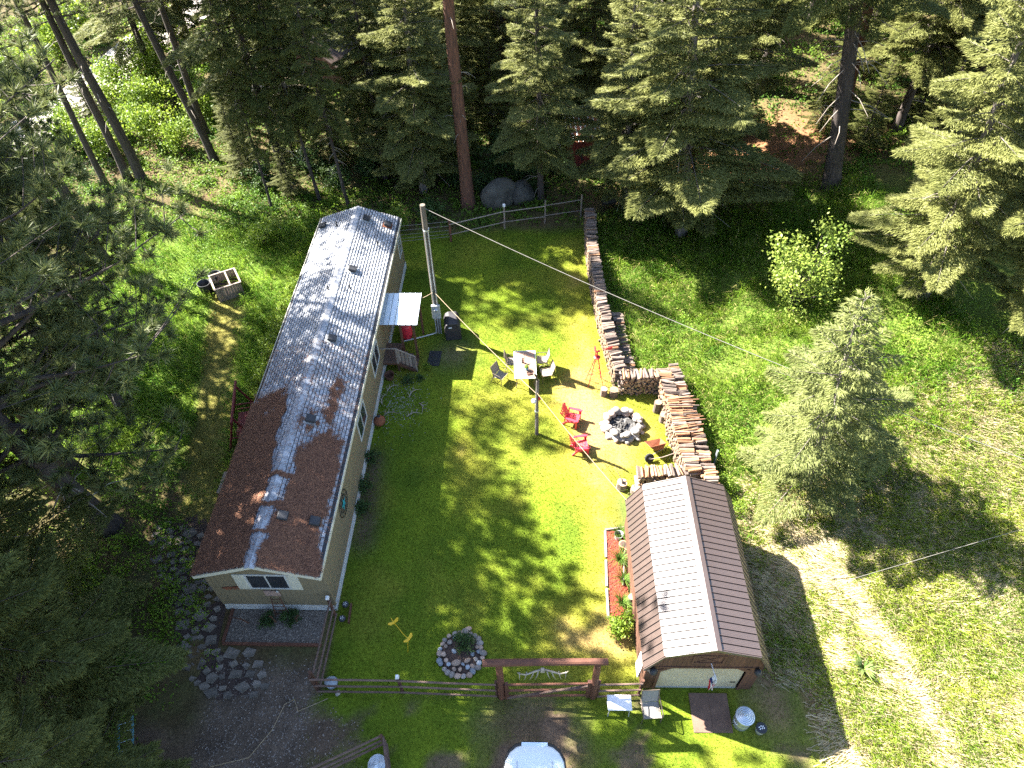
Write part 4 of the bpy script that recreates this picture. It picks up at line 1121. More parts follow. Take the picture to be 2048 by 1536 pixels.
# side and back walls
for s in (-1, 1):
    k = 0
    y = 0.16
    pm = MB().box((0, 0, 1.2), (0.03, 0.193, 2.2)).mesh('siding_board', 'wood_brown')
    while y < SLn - 0.15:
        link('siding_board', pm, barn, (s * BW, y + 0.1, 0)); y += 0.2
MB().prism([(-BW + .02, 0.1), (BW - .02, 0.1), (BW - .02, 2.3), (WBk - .05, 3.15), (0, 3.68), (-WBk + .05, 3.15), (-BW + .02, 2.3)], 'y', SLn - 0.2, SLn - 0.14).build('back_wall', 'wood_brown', barn)
MB().b2(-BW + 0.02, BW - 0.02, 0.2, SLn - 0.21, 0.02, 0.10).build('floor', 'plywood', barn)
inner = MB(); inner.b2(-BW + 0.02, -BW + 0.05, 0.2, SLn - .25, 0.11, 2.3); inner.b2(BW - 0.05, BW - 0.02, 0.2, SLn - .25, 0.11, 2.3); inner.build('wall_lining', 'plywood', barn)
# front boards around the door opening
DW, DH = 1.39, 1.96
def fz(x):
    ax = abs(x)
    return (SRZ - 0.10 - (SRZ - SBZ) / WBk * ax) if ax < WBk else (SBZ - 0.10 - (SBZ - SEZ) / (WE - WBk) * (ax - WBk))
x = -BW
while x < BW - 0.02:
    x1 = min(x + 0.152, BW); a, b = x + 0.003, x1 - 0.003
    z0 = 0.10
    if b > -DW and a < DW: z0 = DH
    if abs((x + x1) / 2) < DW and abs((x + x1) / 2) > DW - 0.33: z0 = DH - (abs((x + x1) / 2) - (DW - 0.33)) * 0.75
    o = MB().prism([(a, z0), (b, z0), (b, fz(b)), (a, fz(a))], 'y', 0.145, 0.175).build('front_board', 'wood_brown', barn)
    x = x1
# roll-up door: one slat after another
for k in range(24):
    z0 = 0.17 + k * 0.077; w = DW - 0.03
    zt = z0 + 0.072
    MB().prism([(0.215, z0), (0.195, z0 + 0.012), (0.195, zt - 0.012), (0.215, zt)], 'x', -w, w).build('door_slat', 'door_cream', barn)
MB().b2(-DW + 0.03, DW - 0.03, 0.18, 0.24, 0.085, 0.165).build('door_bottom_rail', 'grey_metal', barn)
MB().b2(DW - 0.30, DW - 0.14, 0.17, 0.19, 0.62, 0.66).build('door_latch', 'black_metal', barn)
for s in (-1, 1):
    MB().b2(*sorted((s * DW, s * (DW + 0.10))), 0.118, 0.144, 0.10, DH - 0.14).build('door_trim', 'wood_brown', barn)
    MB().prism([(s * (DW + 0.10), DH - 0.36), (s * (DW + .10), DH - 0.14), (s * (DW - 0.36), DH + 0.10), (s * (DW - 0.36), DH + 0.0)][::s], 'y', 0.120, 0.1435).build('corner_brace', 'wood_brown', barn)
MB().b2(-DW - 0.1, DW + 0.1, 0.112, 0.144, DH + 0.02, DH + 0.12).build('door_header', 'wood_brown', barn)
# loft hatch
ht_ = MB()
ht_.b2(-0.52, 0.52, 0.115, 0.143, 2.92, 2.98); ht_.b2(-0.52, 0.52, 0.115, 0.143, 2.36, 2.42); ht_.b2(-0.52, -0.46, 0.115, 0.143, 2.42, 2.92); ht_.b2(0.46, 0.52, 0.115, 0.143, 2.42, 2.92)
for s in (-1, 1): ht_.prism([(-0.46, 2.67 - s * 0.25), (-0.40, 2.67 - s * 0.25), (0.46, 2.67 + s * 0.25), (0.40, 2.67 + s * 0.25)][::s], 'y', 0.121 + 0.002 * s, 0.141)
ht_.build('loft_hatch', 'wood_brown', barn)
# roof: one ribbed panel after another on the four slopes
def slope(p0, p1, s):
    """panels between eave p0 and top p1 (x,z), side s"""
    d = Vector((p1[0] - p0[0], 0, p1[1] - p0[1])); L = d.length; d.normalize()
    nrm = Vector((-d.z, 0, d.x)) * (1 if True else 1)
    if nrm.z < 0: nrm = -nrm
    n = 27; pitch = SLn / n
    prof = [(0.012, 0), (0.018, 0.026), (0.034, 0.026), (0.044, 0.0)]
    for k in range(3): prof += [(0.08 + k * 0.05, 0), (0.087 + k * 0.05, 0.005), (0.097 + k * 0.05, 0.005), (0.104 + k * 0.05, 0)]
    prof += [(pitch - 0.010, 0)]
    m = MB(); q = len(prof)
    A = [Vector((0, a, 0)) + nrm * b for a, b in prof]
    lo = [p for p in A]; hi = [p + d * L for p in A]
    lo2 = [p - nrm * 0.012 for p in A]; hi2 = [p + d * L - nrm * 0.012 for p in A]
    f = []
    for i in range(q - 1):
        f += [(i, i + 1, q + i + 1, q + i), (2 * q + i, 3 * q + i, 3 * q + i + 1, 2 * q + i + 1), (i, 2 * q + i, 2 * q + i + 1, i + 1), (q + i, q + i + 1, 3 * q + i + 1, 3 * q + i)]
    f += [(0, q, 3 * q, 2 * q), (q - 1, 3 * q - 1, 4 * q - 1, 2 * q - 1)]
    m.add(lo + hi + lo2 + hi2, f)
    me = m.mesh('roof_panel', 'brown_metal')
    for k in range(n): link('roof_panel', me, barn, (p0[0], k * pitch, p0[1]))
for s in (-1, 1):
    MB().prism([(s * 0.0, SRZ - 0.02), (s * WBk, SBZ - 0.025), (s * WBk, SBZ - 0.045), (0, SRZ - 0.045)][::s], 'y', 0.01, SLn - 0.01).build('roof_deck', 'underlay', barn)
    MB().prism([(s * (WBk - .01), SBZ - 0.032), (s * (WE - 0.02), SEZ - 0.0), (s * (WE - 0.035), SEZ - 0.01), (s * (WBk - .03), SBZ - 0.05)][::s], 'y', 0.012, SLn - 0.012).build('roof_deck', 'underlay', barn)
    slope((s * WE, SEZ), (s * (WBk - 0.004), SBZ - 0.012), s)
    slope((s * (WBk + 0.03), SBZ - 0.006), (s * 0.02, SRZ), s)
# trims along front and back edges, ridge cap
for y in (-0.03, SLn + 0.004):
    for s in (-1, 1):
        MB().prism([(0, SRZ + 0.04), (s * WBk, SBZ + 0.035), (s * WBk, SBZ - 0.10), (0, SRZ - 0.10)][::s], 'y', y, y + 0.025).build('rake_trim', 'brown_metal', barn)
        MB().prism([(s * WBk, SBZ + 0.035), (s * (WE + .02), SEZ + 0.02), (s * (WE - .04), SEZ - 0.09), (s * WBk, SBZ - 0.10)][::s], 'y', y + 0.001, y + 0.026).build('rake_trim', 'brown_metal', barn)
for s in (-1, 1):
    MB().prism([(0, SRZ + 0.06), (s * 0.16, SRZ + 0.005), (s * 0.17, SRZ - 0.012), (0, SRZ + 0.04)][::s], 'y', -0.04, SLn + 0.03).build('ridge_cap', 'brown_metal', barn)
# two lamps and the house number plate
for s in (-1, 1):
    e = MB().lathe([(0.04, 0), (0.13, 0.02), (0.11, 0.10), (0.07, 0.16), (0.03, 0.18)], 14).build('wall_lamp', 'black_plastic', barn, loc=(s * 1.68, 0.02, 1.92))
    MB().tube([(s * 1.68, 0.145, 2.06), (s * 1.68, 0.02, 2.10)], 0.02, 6).build('lamp_arm', 'black_metal', barn)
MB().b2(-1.82, -1.50, 0.125, 0.140, 1.66, 1.80).build('number_plate', 'wood_grey', barn)
# flag on a short staff above the door
e = empty('flag', bworld(0.10, 0.10, 2.45), SRr, 'small stars and stripes flag hanging from a staff over the roller door', 'flag')
MB().tube([(0, 0.0, 0), (0.05, -0.55, 0.10)], 0.013, 6).build('staff', 'white_plastic', e)
def cloth(name, mat, u0, u1, w0, w1):
    m = MB(); n = 9
    for i in range(n):
        u = u0 + (u1 - u0) * i / (n - 1)
        for j in range(7):
            wv = w0 + (w1 - w0) * j / 6
            m.v.append((0.05 + 0.10 * (wv - 0.5) * (1.1 + 0.5 * u) + 0.02 * math.sin(9 * u + 5 * wv), -0.40 + 0.09 * math.sin(wv * 10 + u * 3) - 0.03 * u, 0.06 - 0.95 * u))
    for i in range(n - 1):
        for j in range(6):
            a = i * 7 + j; m.f.append((a, a + 1, a + 8, a + 7)); m.m.append(0)
    return m.build(name, mat, e, smooth=True)
cloth('field', 'white_flag', 0.0, 0.30, 0.0, 1.0)
cloth('canton', 'blue_flag', 0.30, 0.52, 0.0, 0.55)
for k in range(7):
    cloth('stripe', 'red_flag' if k % 2 == 0 else 'white_flag', 0.521, 1.0, k / 7, (k + 1) / 7)
cloth('stripe', 'white_flag', 0.302, 0.52, 0.551, 1.0)
# ramp
e = empty('ramp', bworld(0.40, -0.62, 0), SRr, 'brown plywood ramp lying in front of the roller door', 'ramp')
for k in range(2): MB().prism([(-0.62, 0.008), (0.62, 0.02), (0.62, 0.10), (-0.62, 0.028)], 'x', -0.64 + k * 0.645, -0.003 + k * 0.645).build('ramp_board', 'plywood', e)
# dustbin and pail
def bin_(name, x, y, r, h, label, cat, lidmat='galv', bodymat='galv'):
    e = empty(name, (x, y, 0), 0.4, label, cat)
    m = MB(); n = 40
    prof = [(r * 0.86, 0.0), (r * 0.88, 0.04), (r * 0.93, h * 0.45), (r * 0.95, h * 0.47), (r * 0.93, h * 0.49), (r, h * 0.97), (r, h)]
    for i, (q, z) in enumerate(prof):
        for k in range(n):
            a = 2 * PI * k / n; rr = q * (1 + (0.012 if k % 2 else -0.012))
            m.v.append((rr * math.cos(a), rr * math.sin(a), z))
    for i in range(len(prof) - 1):
        for k in range(n):
            a, b = i * n + k, i * n + (k + 1) % n
            m.f.append((a, b, b + n, a + n)); m.m.append(0)
    m.build('body', bodymat, e)
    lp = [(r * 1.06, h - 0.03), (r * 1.06, h + 0.015)]
    for k in range(5): q = r * (1.0 - k * 0.19); lp += [(q, h + 0.02 + k * 0.012), (q - r * 0.06, h + 0.034 + k * 0.012), (q - r * 0.12, h + 0.022 + k * 0.012)]
    l = MB().lathe(lp, 32).build('lid', lidmat, e)
    MB().tube([(-0.07, 0, h + 0.07), (-0.06, 0, h + 0.12), (0.06, 0, h + 0.12), (0.07, 0, h + 0.07)], 0.012, 6).build('handle', lidmat, l)
    for s in (-1, 1):
        MB().tube([(s * (r + 0.01), -0.08, h * 0.75), (s * (r + 0.05), -0.07, h * 0.72), (s * (r + 0.05), 0.07, h * 0.72), (s * (r + 0.01), 0.08, h * 0.75)], 0.01, 5).build('side_handle', bodymat, e)
bin_('trash_can', 7.30, 7.42, 0.29, 0.74, 'galvanised trash can with ringed lid right of the ramp', 'trash can')
e = empty('pail', (7.86, 7.16, 0), 0.2, 'dark pail with white lettering on its lid beside the trash can', 'bucket')
MB().lathe([(0.13, 0), (0.165, 0.30), (0.17, 0.33)], 24).build('body', 'grey_metal', e, smooth=True)
MB().lathe([(0.178, 0.325), (0.178, 0.36), (0.16, 0.365)], 24).build('lid', 'black_plastic', e)
for k, (a, b) in enumerate(((-0.07, 0.03), (0.0, 0.05), (0.06, 0.03), (-0.06, -0.03), (0.01, -0.02), (0.075, -0.03))):
    MB().box((a, b, 0.368), (0.05, 0.03, 0.004), rz=0.2 * k).build('lettering', 'white_plastic', e)
# white side table and sling chair by the fence end
e = empty('side_table', (3.28, 7.95, 0), SRr, 'white plastic table at the fence end left of the shed', 'table')
MB().box((0, 0, 0.69), (0.80, 0.50, 0.05)).build('table_top', 'white_plastic', e, bevel=0.03)
for sx in (-1, 1):
    for sy in (-1, 1): MB().tube([(sx * 0.32, sy * 0.18, 0.665), (sx * 0.35, sy * 0.21, 0)], 0.018, 7).build('leg', 'grey_metal', e)
# ------------------------------------------------------------------ firewood rows
def log_mesh(kind, seed, mat='bark_log'):
    g = random.Random(seed); m = MB(); n = 8
    L = 0.25
    if kind == 'round': pr = [(g.uniform(.85, 1.1) * 0.062 * math.cos(2 * PI * k / n), g.uniform(.85, 1.1) * 0.062 * math.sin(2 * PI * k / n)) for k in range(n)]
    elif kind == 'half': pr = [(-0.075, -0.02), (0.075, -0.025), (0.07, 0.02), (0.04, 0.055), (0.0, 0.066), (-0.045, 0.052), (-0.07, 0.015)]
    else: pr = [(-0.06, -0.04), (0.065, -0.05), (0.05, 0.01), (0.015, 0.062), (-0.03, 0.05), (-0.055, 0.01)]
    q = len(pr)
    ends = []
    for i, x in enumerate((-L, 0, L)):
        s = g.uniform(0.92, 1.08); o = g.uniform(-0.006, 0.006)
        m.v += [(x, a * s + o, b * s + o) for a, b in pr]
    for i in range(2):
        for k in range(q):
            a, b = i * q + k, i * q + (k + 1) % q
            m.f.append((a, b, b + q, a + q)); m.m.append(0)
    m.f.append(tuple(reversed(range(q)))); m.m.append(1)
    m.f.append(tuple(2 * q + k for k in range(q))); m.m.append(1)
    return m.mesh('log', mat, 'log_end')
LOGS = [log_mesh(k, i, mm) for i, (k, mm) in enumerate((('round', 'bark_log'), ('half', 'bark_log'), ('wedge', 'bark_log'), ('round', 'bark_log'), ('half', 'orange_log'), ('wedge', 'orange_log'), ('round', 'orange_log')))]

def woodrow(label, pts, h, yaw, maxp, rnd, length=1.0, orange=0.25, seed=1, hvar=0.22, two=None):
    """pts: centre line; logs lie across it (yaw). Top and near logs are parts, the heart of the stack one joined part."""
    g = random.Random(seed)
    e = empty('woodpile', (pts[0][0], pts[0][1], gz(*pts[0])), 0, label, 'woodpile', 'firewood rows around the fire pit lawn')
    ox, oy = pts[0]
    seg = []; tot = 0
    for a, b in zip(pts[:-1], pts[1:]):
        l = math.hypot(b[0] - a[0], b[1] - a[1]); seg.append((tot, l, a, b)); tot += l
    def at(u):
        for t, l, a, b in seg:
            if u <= t + l + 1e-6:
                k = (u - t) / l; return (a[0] + (b[0] - a[0]) * k, a[1] + (b[1] - a[1]) * k, math.atan2(b[1] - a[1], b[0] - a[0]))
        return at(tot)
    P = []
    step = 0.135; n = int(tot / step)
    for i in range(n + 1):
        u = min(tot, i * step)
        x, y, d = at(u)
        hh = h + hvar * (float(vnoise(u, seed * 3.1, 0.55, seed)) - 0.55) * 2 + g.uniform(-0.05, 0.05)
        nz = max(2, int(hh / 0.118))
        for k in range(nz + 1):
            top = k >= nz
            z = 0.06 + k * 0.118 + (g.uniform(0, 0.05) if top else 0)
            du = (0.5 if k % 2 else 0) * step
            sc = length * g.uniform(0.85, 1.18)
            P.append((top, k / (nz + 0.01), x - ox + math.cos(d) * du, y - oy + math.sin(d) * du, z, d + PI / 2 + yaw + g.gauss(0, 0.11 if top else 0.03), g.gauss(0, 0.05 if top else 0.02), sc, g))
    P.sort(key=lambda p: (-p[1]))
    parts = P[:maxp]; rest = P[maxp:]
    for p in parts:
        me = LOGS[g.randrange(4)] if g.random() > orange else LOGS[4 + g.randrange(3)]
        o = link('log', me, e, (p[2] + g.gauss(0, 0.03) , p[3] + g.gauss(0, 0.02), p[4]), (g.uniform(0, 6.28), p[6], p[5]), (p[7], g.uniform(0.8, 1.25), g.uniform(0.8, 1.2)))
        o.rotation_euler = (Matrix.Rotation(p[5], 3, 'Z') @ Matrix.Rotation(p[6], 3, 'Y') @ Matrix.Rotation(g.uniform(0, 6.28), 3, 'X')).to_euler()
    if rest:
        m = MB()
        for p in rest:
            src = LOGS[g.randrange(7)]
            mt = Matrix.Translation((p[2] + g.gauss(0, .03), p[3] + g.gauss(0, .03), p[4])) @ Matrix.Rotation(p[5], 4, 'Z') @ Matrix.Rotation(g.uniform(0, 6.28), 4, 'X') @ Matrix.Diagonal((p[7], 1, 1, 1))
            b = len(m.v); m.v += [tuple(mt @ v.co) for v in src.vertices]
            for f in src.polygons: m.f.append(tuple(b + q for q in f.vertices)); m.m.append(f.material_index)
        o = m.build('stacked_logs', ('log_stuff', 'log_end'), e); o['kind'] = 'stuff'
    return e
woodrow('long row of grey split firewood along the right edge of the lawn', [(4.95, 36.4), (4.72, 33), (4.74, 27.8), (4.9, 25), (5.12, 22.75)], 1.12, 0.08, 290, 0, length=1.1, orange=0.12, seed=1, hvar=0.16)
woodrow('low second row of firewood behind the long row', [(5.55, 27.5), (5.62, 25), (5.78, 22.95)], 0.42, 0.05, 70, 0, orange=0.15, seed=2, hvar=0.2)
woodrow('short row of firewood with log ends facing the stumps', [(5.12, 22.42), (6.75, 22.42)], 1.08, 0.02, 90, 0, length=1.05, orange=0.3, seed=3, hvar=0.08)
woodrow('inner firewood row behind the fire pit with long orange poles on top', [(7.12, 22.75), (7.22, 20.2), (7.3, 18.0), (7.42, 16.9)], 1.05, -0.06, 150, 0, length=1.2, orange=0.5, seed=4, hvar=0.12)
woodrow('outer firewood row behind the inner one right of the fire pit', [(7.62, 23.0), (7.9, 20.2), (8.0, 18.0), (8.05, 16.4)], 1.0, -0.06, 130, 0, length=1.05, orange=0.3, seed=5, hvar=0.14)
woodrow('firewood row with log ends facing the back of the shed', [(5.15, 16.95), (7.25, 17.0)], 1.0, 0.0, 110, 0, length=1.1, orange=0.45, seed=6, hvar=0.08)
e = empty('pole_bundle', (7.5, 20.1, 1.12), 0, 'bundle of long thin orange poles across the inner firewood row', 'poles')
for k in range(17):
    L = random.uniform(0.9, 1.5); y = -1.25 + k * 0.13 + random.gauss(0, .02); a = random.gauss(0.06, 0.05)
    o = MB().tube([(-0.55, 0, 0), (-0.55 + L / 2, 0, 0.008), (-0.55 + L, 0, 0)], [0.042, 0.036, 0.028], 7, mcap=1).build('pole', ('orange_log' if k % 4 else 'bark_log', 'log_end'), e, loc=(0, y, 0.04 + random.uniform(0, .07)), rot=(0, random.gauss(0, .02), a))

def stump(x, y, r, h, label, name='log_stump', tilt=(0, 0)):
    g = random.Random(int(x * 100)); m = MB(); n = 16
    rr = [g.uniform(.93, 1.07) for _ in range(n)]
    for z, s in ((0, 1.08), (h * .5, 1.0), (h, 0.98)):
        for k in range(n): a = 2 * PI * k / n; m.v.append((r * s * rr[k] * math.cos(a), r * s * rr[k] * math.sin(a), z))
    for i in range(2):
        for k in range(n): a, b = i * n + k, i * n + (k + 1) % n; m.f.append((a, b, b + n, a + n)); m.m.append(0)
    m.f.append(tuple(2 * n + k for k in range(n))); m.m.append(1)
    o = m.build(name, ('bark_log', 'log_end'))
    o.location = (x, y, 0); o.rotation_euler = (tilt[0], tilt[1], 0)
    return tag(o, label, 'stump')
stump(4.33, 22.2, 0.17, 0.42, 'smaller cut stump under the red windmill')
stump(4.80, 22.15, 0.21, 0.40, 'larger cut stump at the corner of the short firewood row')
stump(6.68, 21.1, 0.17, 0.62, 'tall upright log with a splintered top beside the inner firewood')
stump(6.86, 20.5, 0.17, 0.45, 'short upright log beside the inner firewood with a stick against it')
stump(4.52, 16.9, 0.22, 0.40, 'chopping stump with a pale axe handle near the shed corner')
stump(5.05, 16.6, 0.2, 0.38, 'stump tight behind the left rear corner of the shed')
o = MB().tube([(6.98, 20.28, 0.01), (7.0, 20.55, 0.75)], 0.02, 6).build('stick', 'wood_grey'); tag(o, 'pale stick leaning on the short upright log', 'stick')
e = empty('axe', (4.52, 16.9, 0.40), 0, 'axe with a long pale handle stuck in the chopping stump', 'axe')
MB().tube([(0.02, 0, 0.04), (-0.30, 0.38, 0.55)], 0.018, 6).build('handle', 'rope', e)
MB().box((0.0, 0.0, 0.06), (0.05, 0.16, 0.14)).build('axe_head', 'black_metal', e)
o = MB().box((8.62, 17.9, 0.55), (0.05, 0.10, 1.1), rz=0.3).build('metal_stake', 'galv'); tag(o, 'pale metal stake in the weeds behind the outer firewood', 'stake')

# ------------------------------------------------------------------ stones
def stone_mesh(seed, mat, sub=2):
    g = np.random.default_rng(seed)
    import bmesh
    bm = bmesh.new(); bmesh.ops.create_icosphere(bm, subdivisions=sub, radius=1)
    d = g.normal(0, 1, (7, 3)); d /= np.linalg.norm(d, axis=1)[:, None]; k = g.uniform(0.62, 0.92, 7)
    for v in bm.verts:
        p = np.array(v.co)
        for i in range(7):
            q = p @ d[i]
            if q > k[i]: p = p - d[i] * (q - k[i]) * 0.8
        v.co = p
    me = bpy.data.meshes.new('stone'); bm.to_mesh(me); bm.free()
    me.polygons.foreach_set('use_smooth', [True] * len(me.polygons))
    me.materials.append(MATS[mat]); return me
STN = [stone_mesh(i, ('stone', 'stone_warm', 'stone', 'stone_blue', 'stone', 'stone_warm')[i]) for i in range(6)]
def ring(parent, cx, cy, r, n, size, z, seed, squash=(1, 1), kinds=range(6)):
    g = random.Random(seed)
    for k in range(n):
        a = 2 * PI * (k + g.uniform(-.2, .2)) / n; rr = r * g.uniform(0.95, 1.06); s = size * g.uniform(0.75, 1.25)
        link('stone', STN[g.choice(list(kinds))], parent, (cx + rr * squash[0] * math.cos(a), cy + rr * squash[1] * math.sin(a), z + g.uniform(-.02, .03)),
             (g.uniform(-.3, .3), g.uniform(-.3, .3), g.uniform(0, 6.28)), (s * g.uniform(.9, 1.3), s, s * g.uniform(.6, .85)))
fp = empty('fire_pit', (4.98, 20.2, 0), 0, 'round fire pit of pale boulders with charred logs and ash', 'fire pit')
ring(fp, 0, 0, 0.78, 15, 0.19, 0.11, 1, kinds=(0, 2, 4, 1, 0, 2)); ring(fp, 0, 0, 0.74, 14, 0.165, 0.33, 2, kinds=(0, 2, 4, 5, 1)); ring(fp, 0, 0, 0.93, 13, 0.12, 0.07, 3)
MB().lathe([(0.72, 0.0), (0.6, 0.06), (0.3, 0.11), (0.02, 0.13)], 24).build('ash_bed', 'ash', fp, smooth=True)
for k in range(18):
    a = random.uniform(0, 6.28); r_ = random.uniform(0, .4); l = random.uniform(.08, .22); z = random.uniform(.13, .24); b = random.uniform(0, 6.28)
    p = Vector((r_ * math.cos(a), r_ * math.sin(a), z)); d = Vector((math.cos(b) * l, math.sin(b) * l, random.uniform(-.04, .06)))
    MB().tube([p - d, p + d], random.uniform(.018, .04), 6).build('charred_log', 'charred', fp)
pl = empty('stone_planter', (-2.06, 9.98, 0), 0, 'ring of mixed cobbles around a round green bush near the gate', 'planter')
MB().lathe([(0.78, 0.0), (0.7, 0.05), (0.3, 0.12), (0.02, 0.14)], 24).build('soil_bed', 'soil', pl, smooth=True)
ring(pl, 0, -0.02, 0.76, 26, 0.105, 0.07, 5, kinds=(0, 1, 2, 3, 3, 5, 4)); ring(pl, 0, 0, 0.60, 16, 0.085, 0.11, 6, kinds=(0, 1, 3, 5)); 
for (x, y, s) in ((-0.15, -0.35, 0.17), (0.22, -0.30, 0.12), (-0.25, 0.05, 0.1), (0.08, -0.42, 0.07), (0.40, -0.05, .1), (0.22, 0.86, 0.14)):
    link('stone', STN[1 if s > 0.1 else 3], pl, (x, y, 0.14 if y < .8 else 0.08), (0, 0, x * 9), (s * .8, s * 1.15, s * .6))
shrub('round', -1.98, 10.2, 1.0, 'round dark green bush inside the cobble ring', name='bush', cat='bush', z=0.1)
for i, (x, y, s) in enumerate([(-6.55, 9.05, 0.26), (-6.28, 8.72, 0.11)]):
    o = link('stone', STN[3 - i], None, (x, y, s * 0.4), (0, 0, i), (s, s * .9, s * .7)); tag(o, ('large pale stone inside the fence corner', 'small white stone on the bottom fence rail side')[i], 'stone')
bl = stone_mesh(42, 'boulder', 3); bl2 = stone_mesh(43, 'boulder', 3)
o = link('boulder', bl, None, (-0.5, 38.6, 0.6), (0.2, 0.1, 0.4), (1.25, 0.9, 1.25)); tag(o, 'left grey boulder behind the back fence by the red pine', 'boulder')
o = link('boulder', bl2, None, (1.0, 38.9, 0.45), (0, 0.2, 1.4), (0.95, 0.8, 0.9)); tag(o, 'right grey boulder behind the back fence by the grey trunk', 'boulder')
# flagstones beside the house front
path = tag(link('path', np_mesh('path', np.array([(-14.6, 15.6, .012), (-13.0, 16.2, .012), (-11.0, 12.6, .012), (-10.9, 10.4, .012), (-9.3, 9.4, .012), (-9.4, 8.8, .012), (-10.4, 8.6, .012), (-12.4, 10.0, .012)]), np.array([(0, 7, 2, 1), (7, 4, 3, 2), (7, 6, 5, 4)]), 'soil')), kind='structure')
g = random.Random(9)
spots = []
cl = [(-13.9, 15.2), (-13.0, 13.6), (-12.0, 12.2), (-11.4, 10.9), (-10.7, 9.9), (-9.7, 9.2)]
tries = 0
while len(spots) < 95 and tries < 9000:
    tries += 1
    i = g.randrange(len(cl) - 1); t = g.random()
    cx = cl[i][0] + (cl[i + 1][0] - cl[i][0]) * t + g.uniform(-0.85, 0.85); cy = cl[i][1] + (cl[i + 1][1] - cl[i][1]) * t + g.uniform(-0.6, 0.6)
    r_ = g.uniform(0.12, 0.30)
    if cx > -11.15 and cy > 10.45: continue
    if all(math.hypot(cx - a, cy - b) > (r_ + c) * 0.92 for a, b, c in spots): spots.append((cx, cy, r_))
for cx, cy, r_ in spots:
    n = g.randrange(4, 6); rot = g.uniform(0, 6.28)
    poly = [(r_ * g.uniform(.7, 1.3) * math.cos(rot + 2 * PI * k / n) * 1.15, r_ * g.uniform(.7, 1.2) * math.sin(rot + 2 * PI * k / n)) for k in range(n)]
    MB().prism(poly, 'z', 0.0, g.uniform(0.03, 0.05)).build('flagstone', 'flag', path, loc=(cx, cy, 0.012), rot=(g.gauss(0, .02), g.gauss(0, .02), 0))

# ------------------------------------------------------------------ gravel bed in front of the house
bed = empty('gravel_bed', (-8.9, 11.1, 0), HR, 'pale gravel bed with dark timber edging below the front gable', 'flower bed')
MB().b2(-1.75, 1.75, -0.56, 0.70, 0.0, 0.035).build('gravel', 'gravel', bed)
MB().b2(-1.80, 1.80, -0.66, -0.57, 0.0, 0.12).build('edging', 'wood_red', bed); MB().b2(-1.85, -1.76, -0.56, 0.70, 0.0, 0.11).build('edging', 'wood_red', bed)
gb = np.random.default_rng(4); n = 2600
px_, py_ = gb.uniform(-1.73, 1.73, n), gb.uniform(-0.55, .68, n); s = gb.uniform(0.012, 0.032, n)
oct_ = np.array([(1, 0, 0), (-1, 0, 0), (0, 1, 0), (0, -1, 0), (0, 0, .7), (0, 0, -.7)]); of_ = np.array([(0, 2, 4), (2, 1, 4), (1, 3, 4), (3, 0, 4)])
V = (oct_[None] * s[:, None, None] * gb.uniform(.7, 1.3, (n, 6, 1)) + np.stack([px_, py_, np.full(n, .04)], 1)[:, None]).reshape(-1, 3)
F = (of_[None] + np.arange(n)[:, None, None] * 6).reshape(-1, 3)
k = gb.random(n)[:, None]
o = link('pebbles', np_mesh('pebbles', V, F, 'ground', col=np.repeat(C(0.34, 0.285, 0.235) * k + C(0.11, 0.09, 0.075) * (1 - k), 6, 0)), bed); o['kind'] = 'stuff'
for (x, y, s_, t) in ((-9.3, 11.35, 0.8, 'left'), (-8.4, 11.35, 0.9, 'right')):
    shrub('round', x, y, s_, 'dark %s shrub in the gravel bed below the front window' % t)
e = empty('obelisk_trellis', (-8.75, 11.55, 0), 0.0, 'dark wooden ladder trellis in the gravel bed against the front wall', 'trellis')
for s in (-1, 1): MB().tube([(s * 0.26, 0, 0), (s * 0.16, 0.16, 1.25)], 0.022, 5).build('rail', 'wood_brown', e)
for k in range(5): z = 0.2 + k * 0.23; w = 0.245 - 0.016 * k; MB().tube([(-w, z * .13, z), (w, z * .13, z)], 0.016, 5).build('rung', 'wood_brown', e)
for sx in (-1.0, 0.0, 0.75):
    e2 = empty('antler', (-8.85 + sx, 11.2, 0.3), 0, ('left', 'middle', 'right')[[-1.0, 0.0, .75].index(sx)] + ' dark branching antler rising from the gravel bed shrubs', 'antler')
    MB().tube([(0, 0, 0), (sx * .15 - .05, 0, 0.35), (sx * .45 - .1, -0.02, 0.62)], [0.03, 0.025, 0.015], 6).build('beam', 'wood_brown', e2)
    for k in range(3): MB().tube([(sx * (.08 + .1 * k) - .05, 0, .25 + .12 * k), (sx * (.02 + .1 * k) - .05 + .05, -.05, .45 + .12 * k)], [0.018, 0.006], 5).build('tine', 'wood_brown', e2)
# round lanterns at the house corner
for i, (x, y) in enumerate(((-6.42, 11.85), (-6.46, 11.3))):
    e = empty('path_light', (x, y, 0), 0, ('far', 'near')[i] + ' round black solar light at the front house corner', 'light')
    MB().tube([(0, 0, 0), (0, 0, 0.22)], 0.02, 6).build('stake', 'black_metal', e); MB().lathe([(0.08, 0.2), (0.13, 0.24), (0.12, 0.30), (0.09, 0.32)], 16).build('head', 'black_plastic', e)
    for k in range(5): MB().box((0.05 * math.cos(k * 1.257), 0.05 * math.sin(k * 1.257), 0.323), (0.05, 0.018, 0.006), rz=k * 1.257).build('ray', 'white_plastic', e)
o = MB().b2(-6.27, -6.22, 11.2, 11.95, 0.0, 0.16).build('edging_board', 'wood_red'); tag(o, 'short red edging board beside the round lights', 'board')

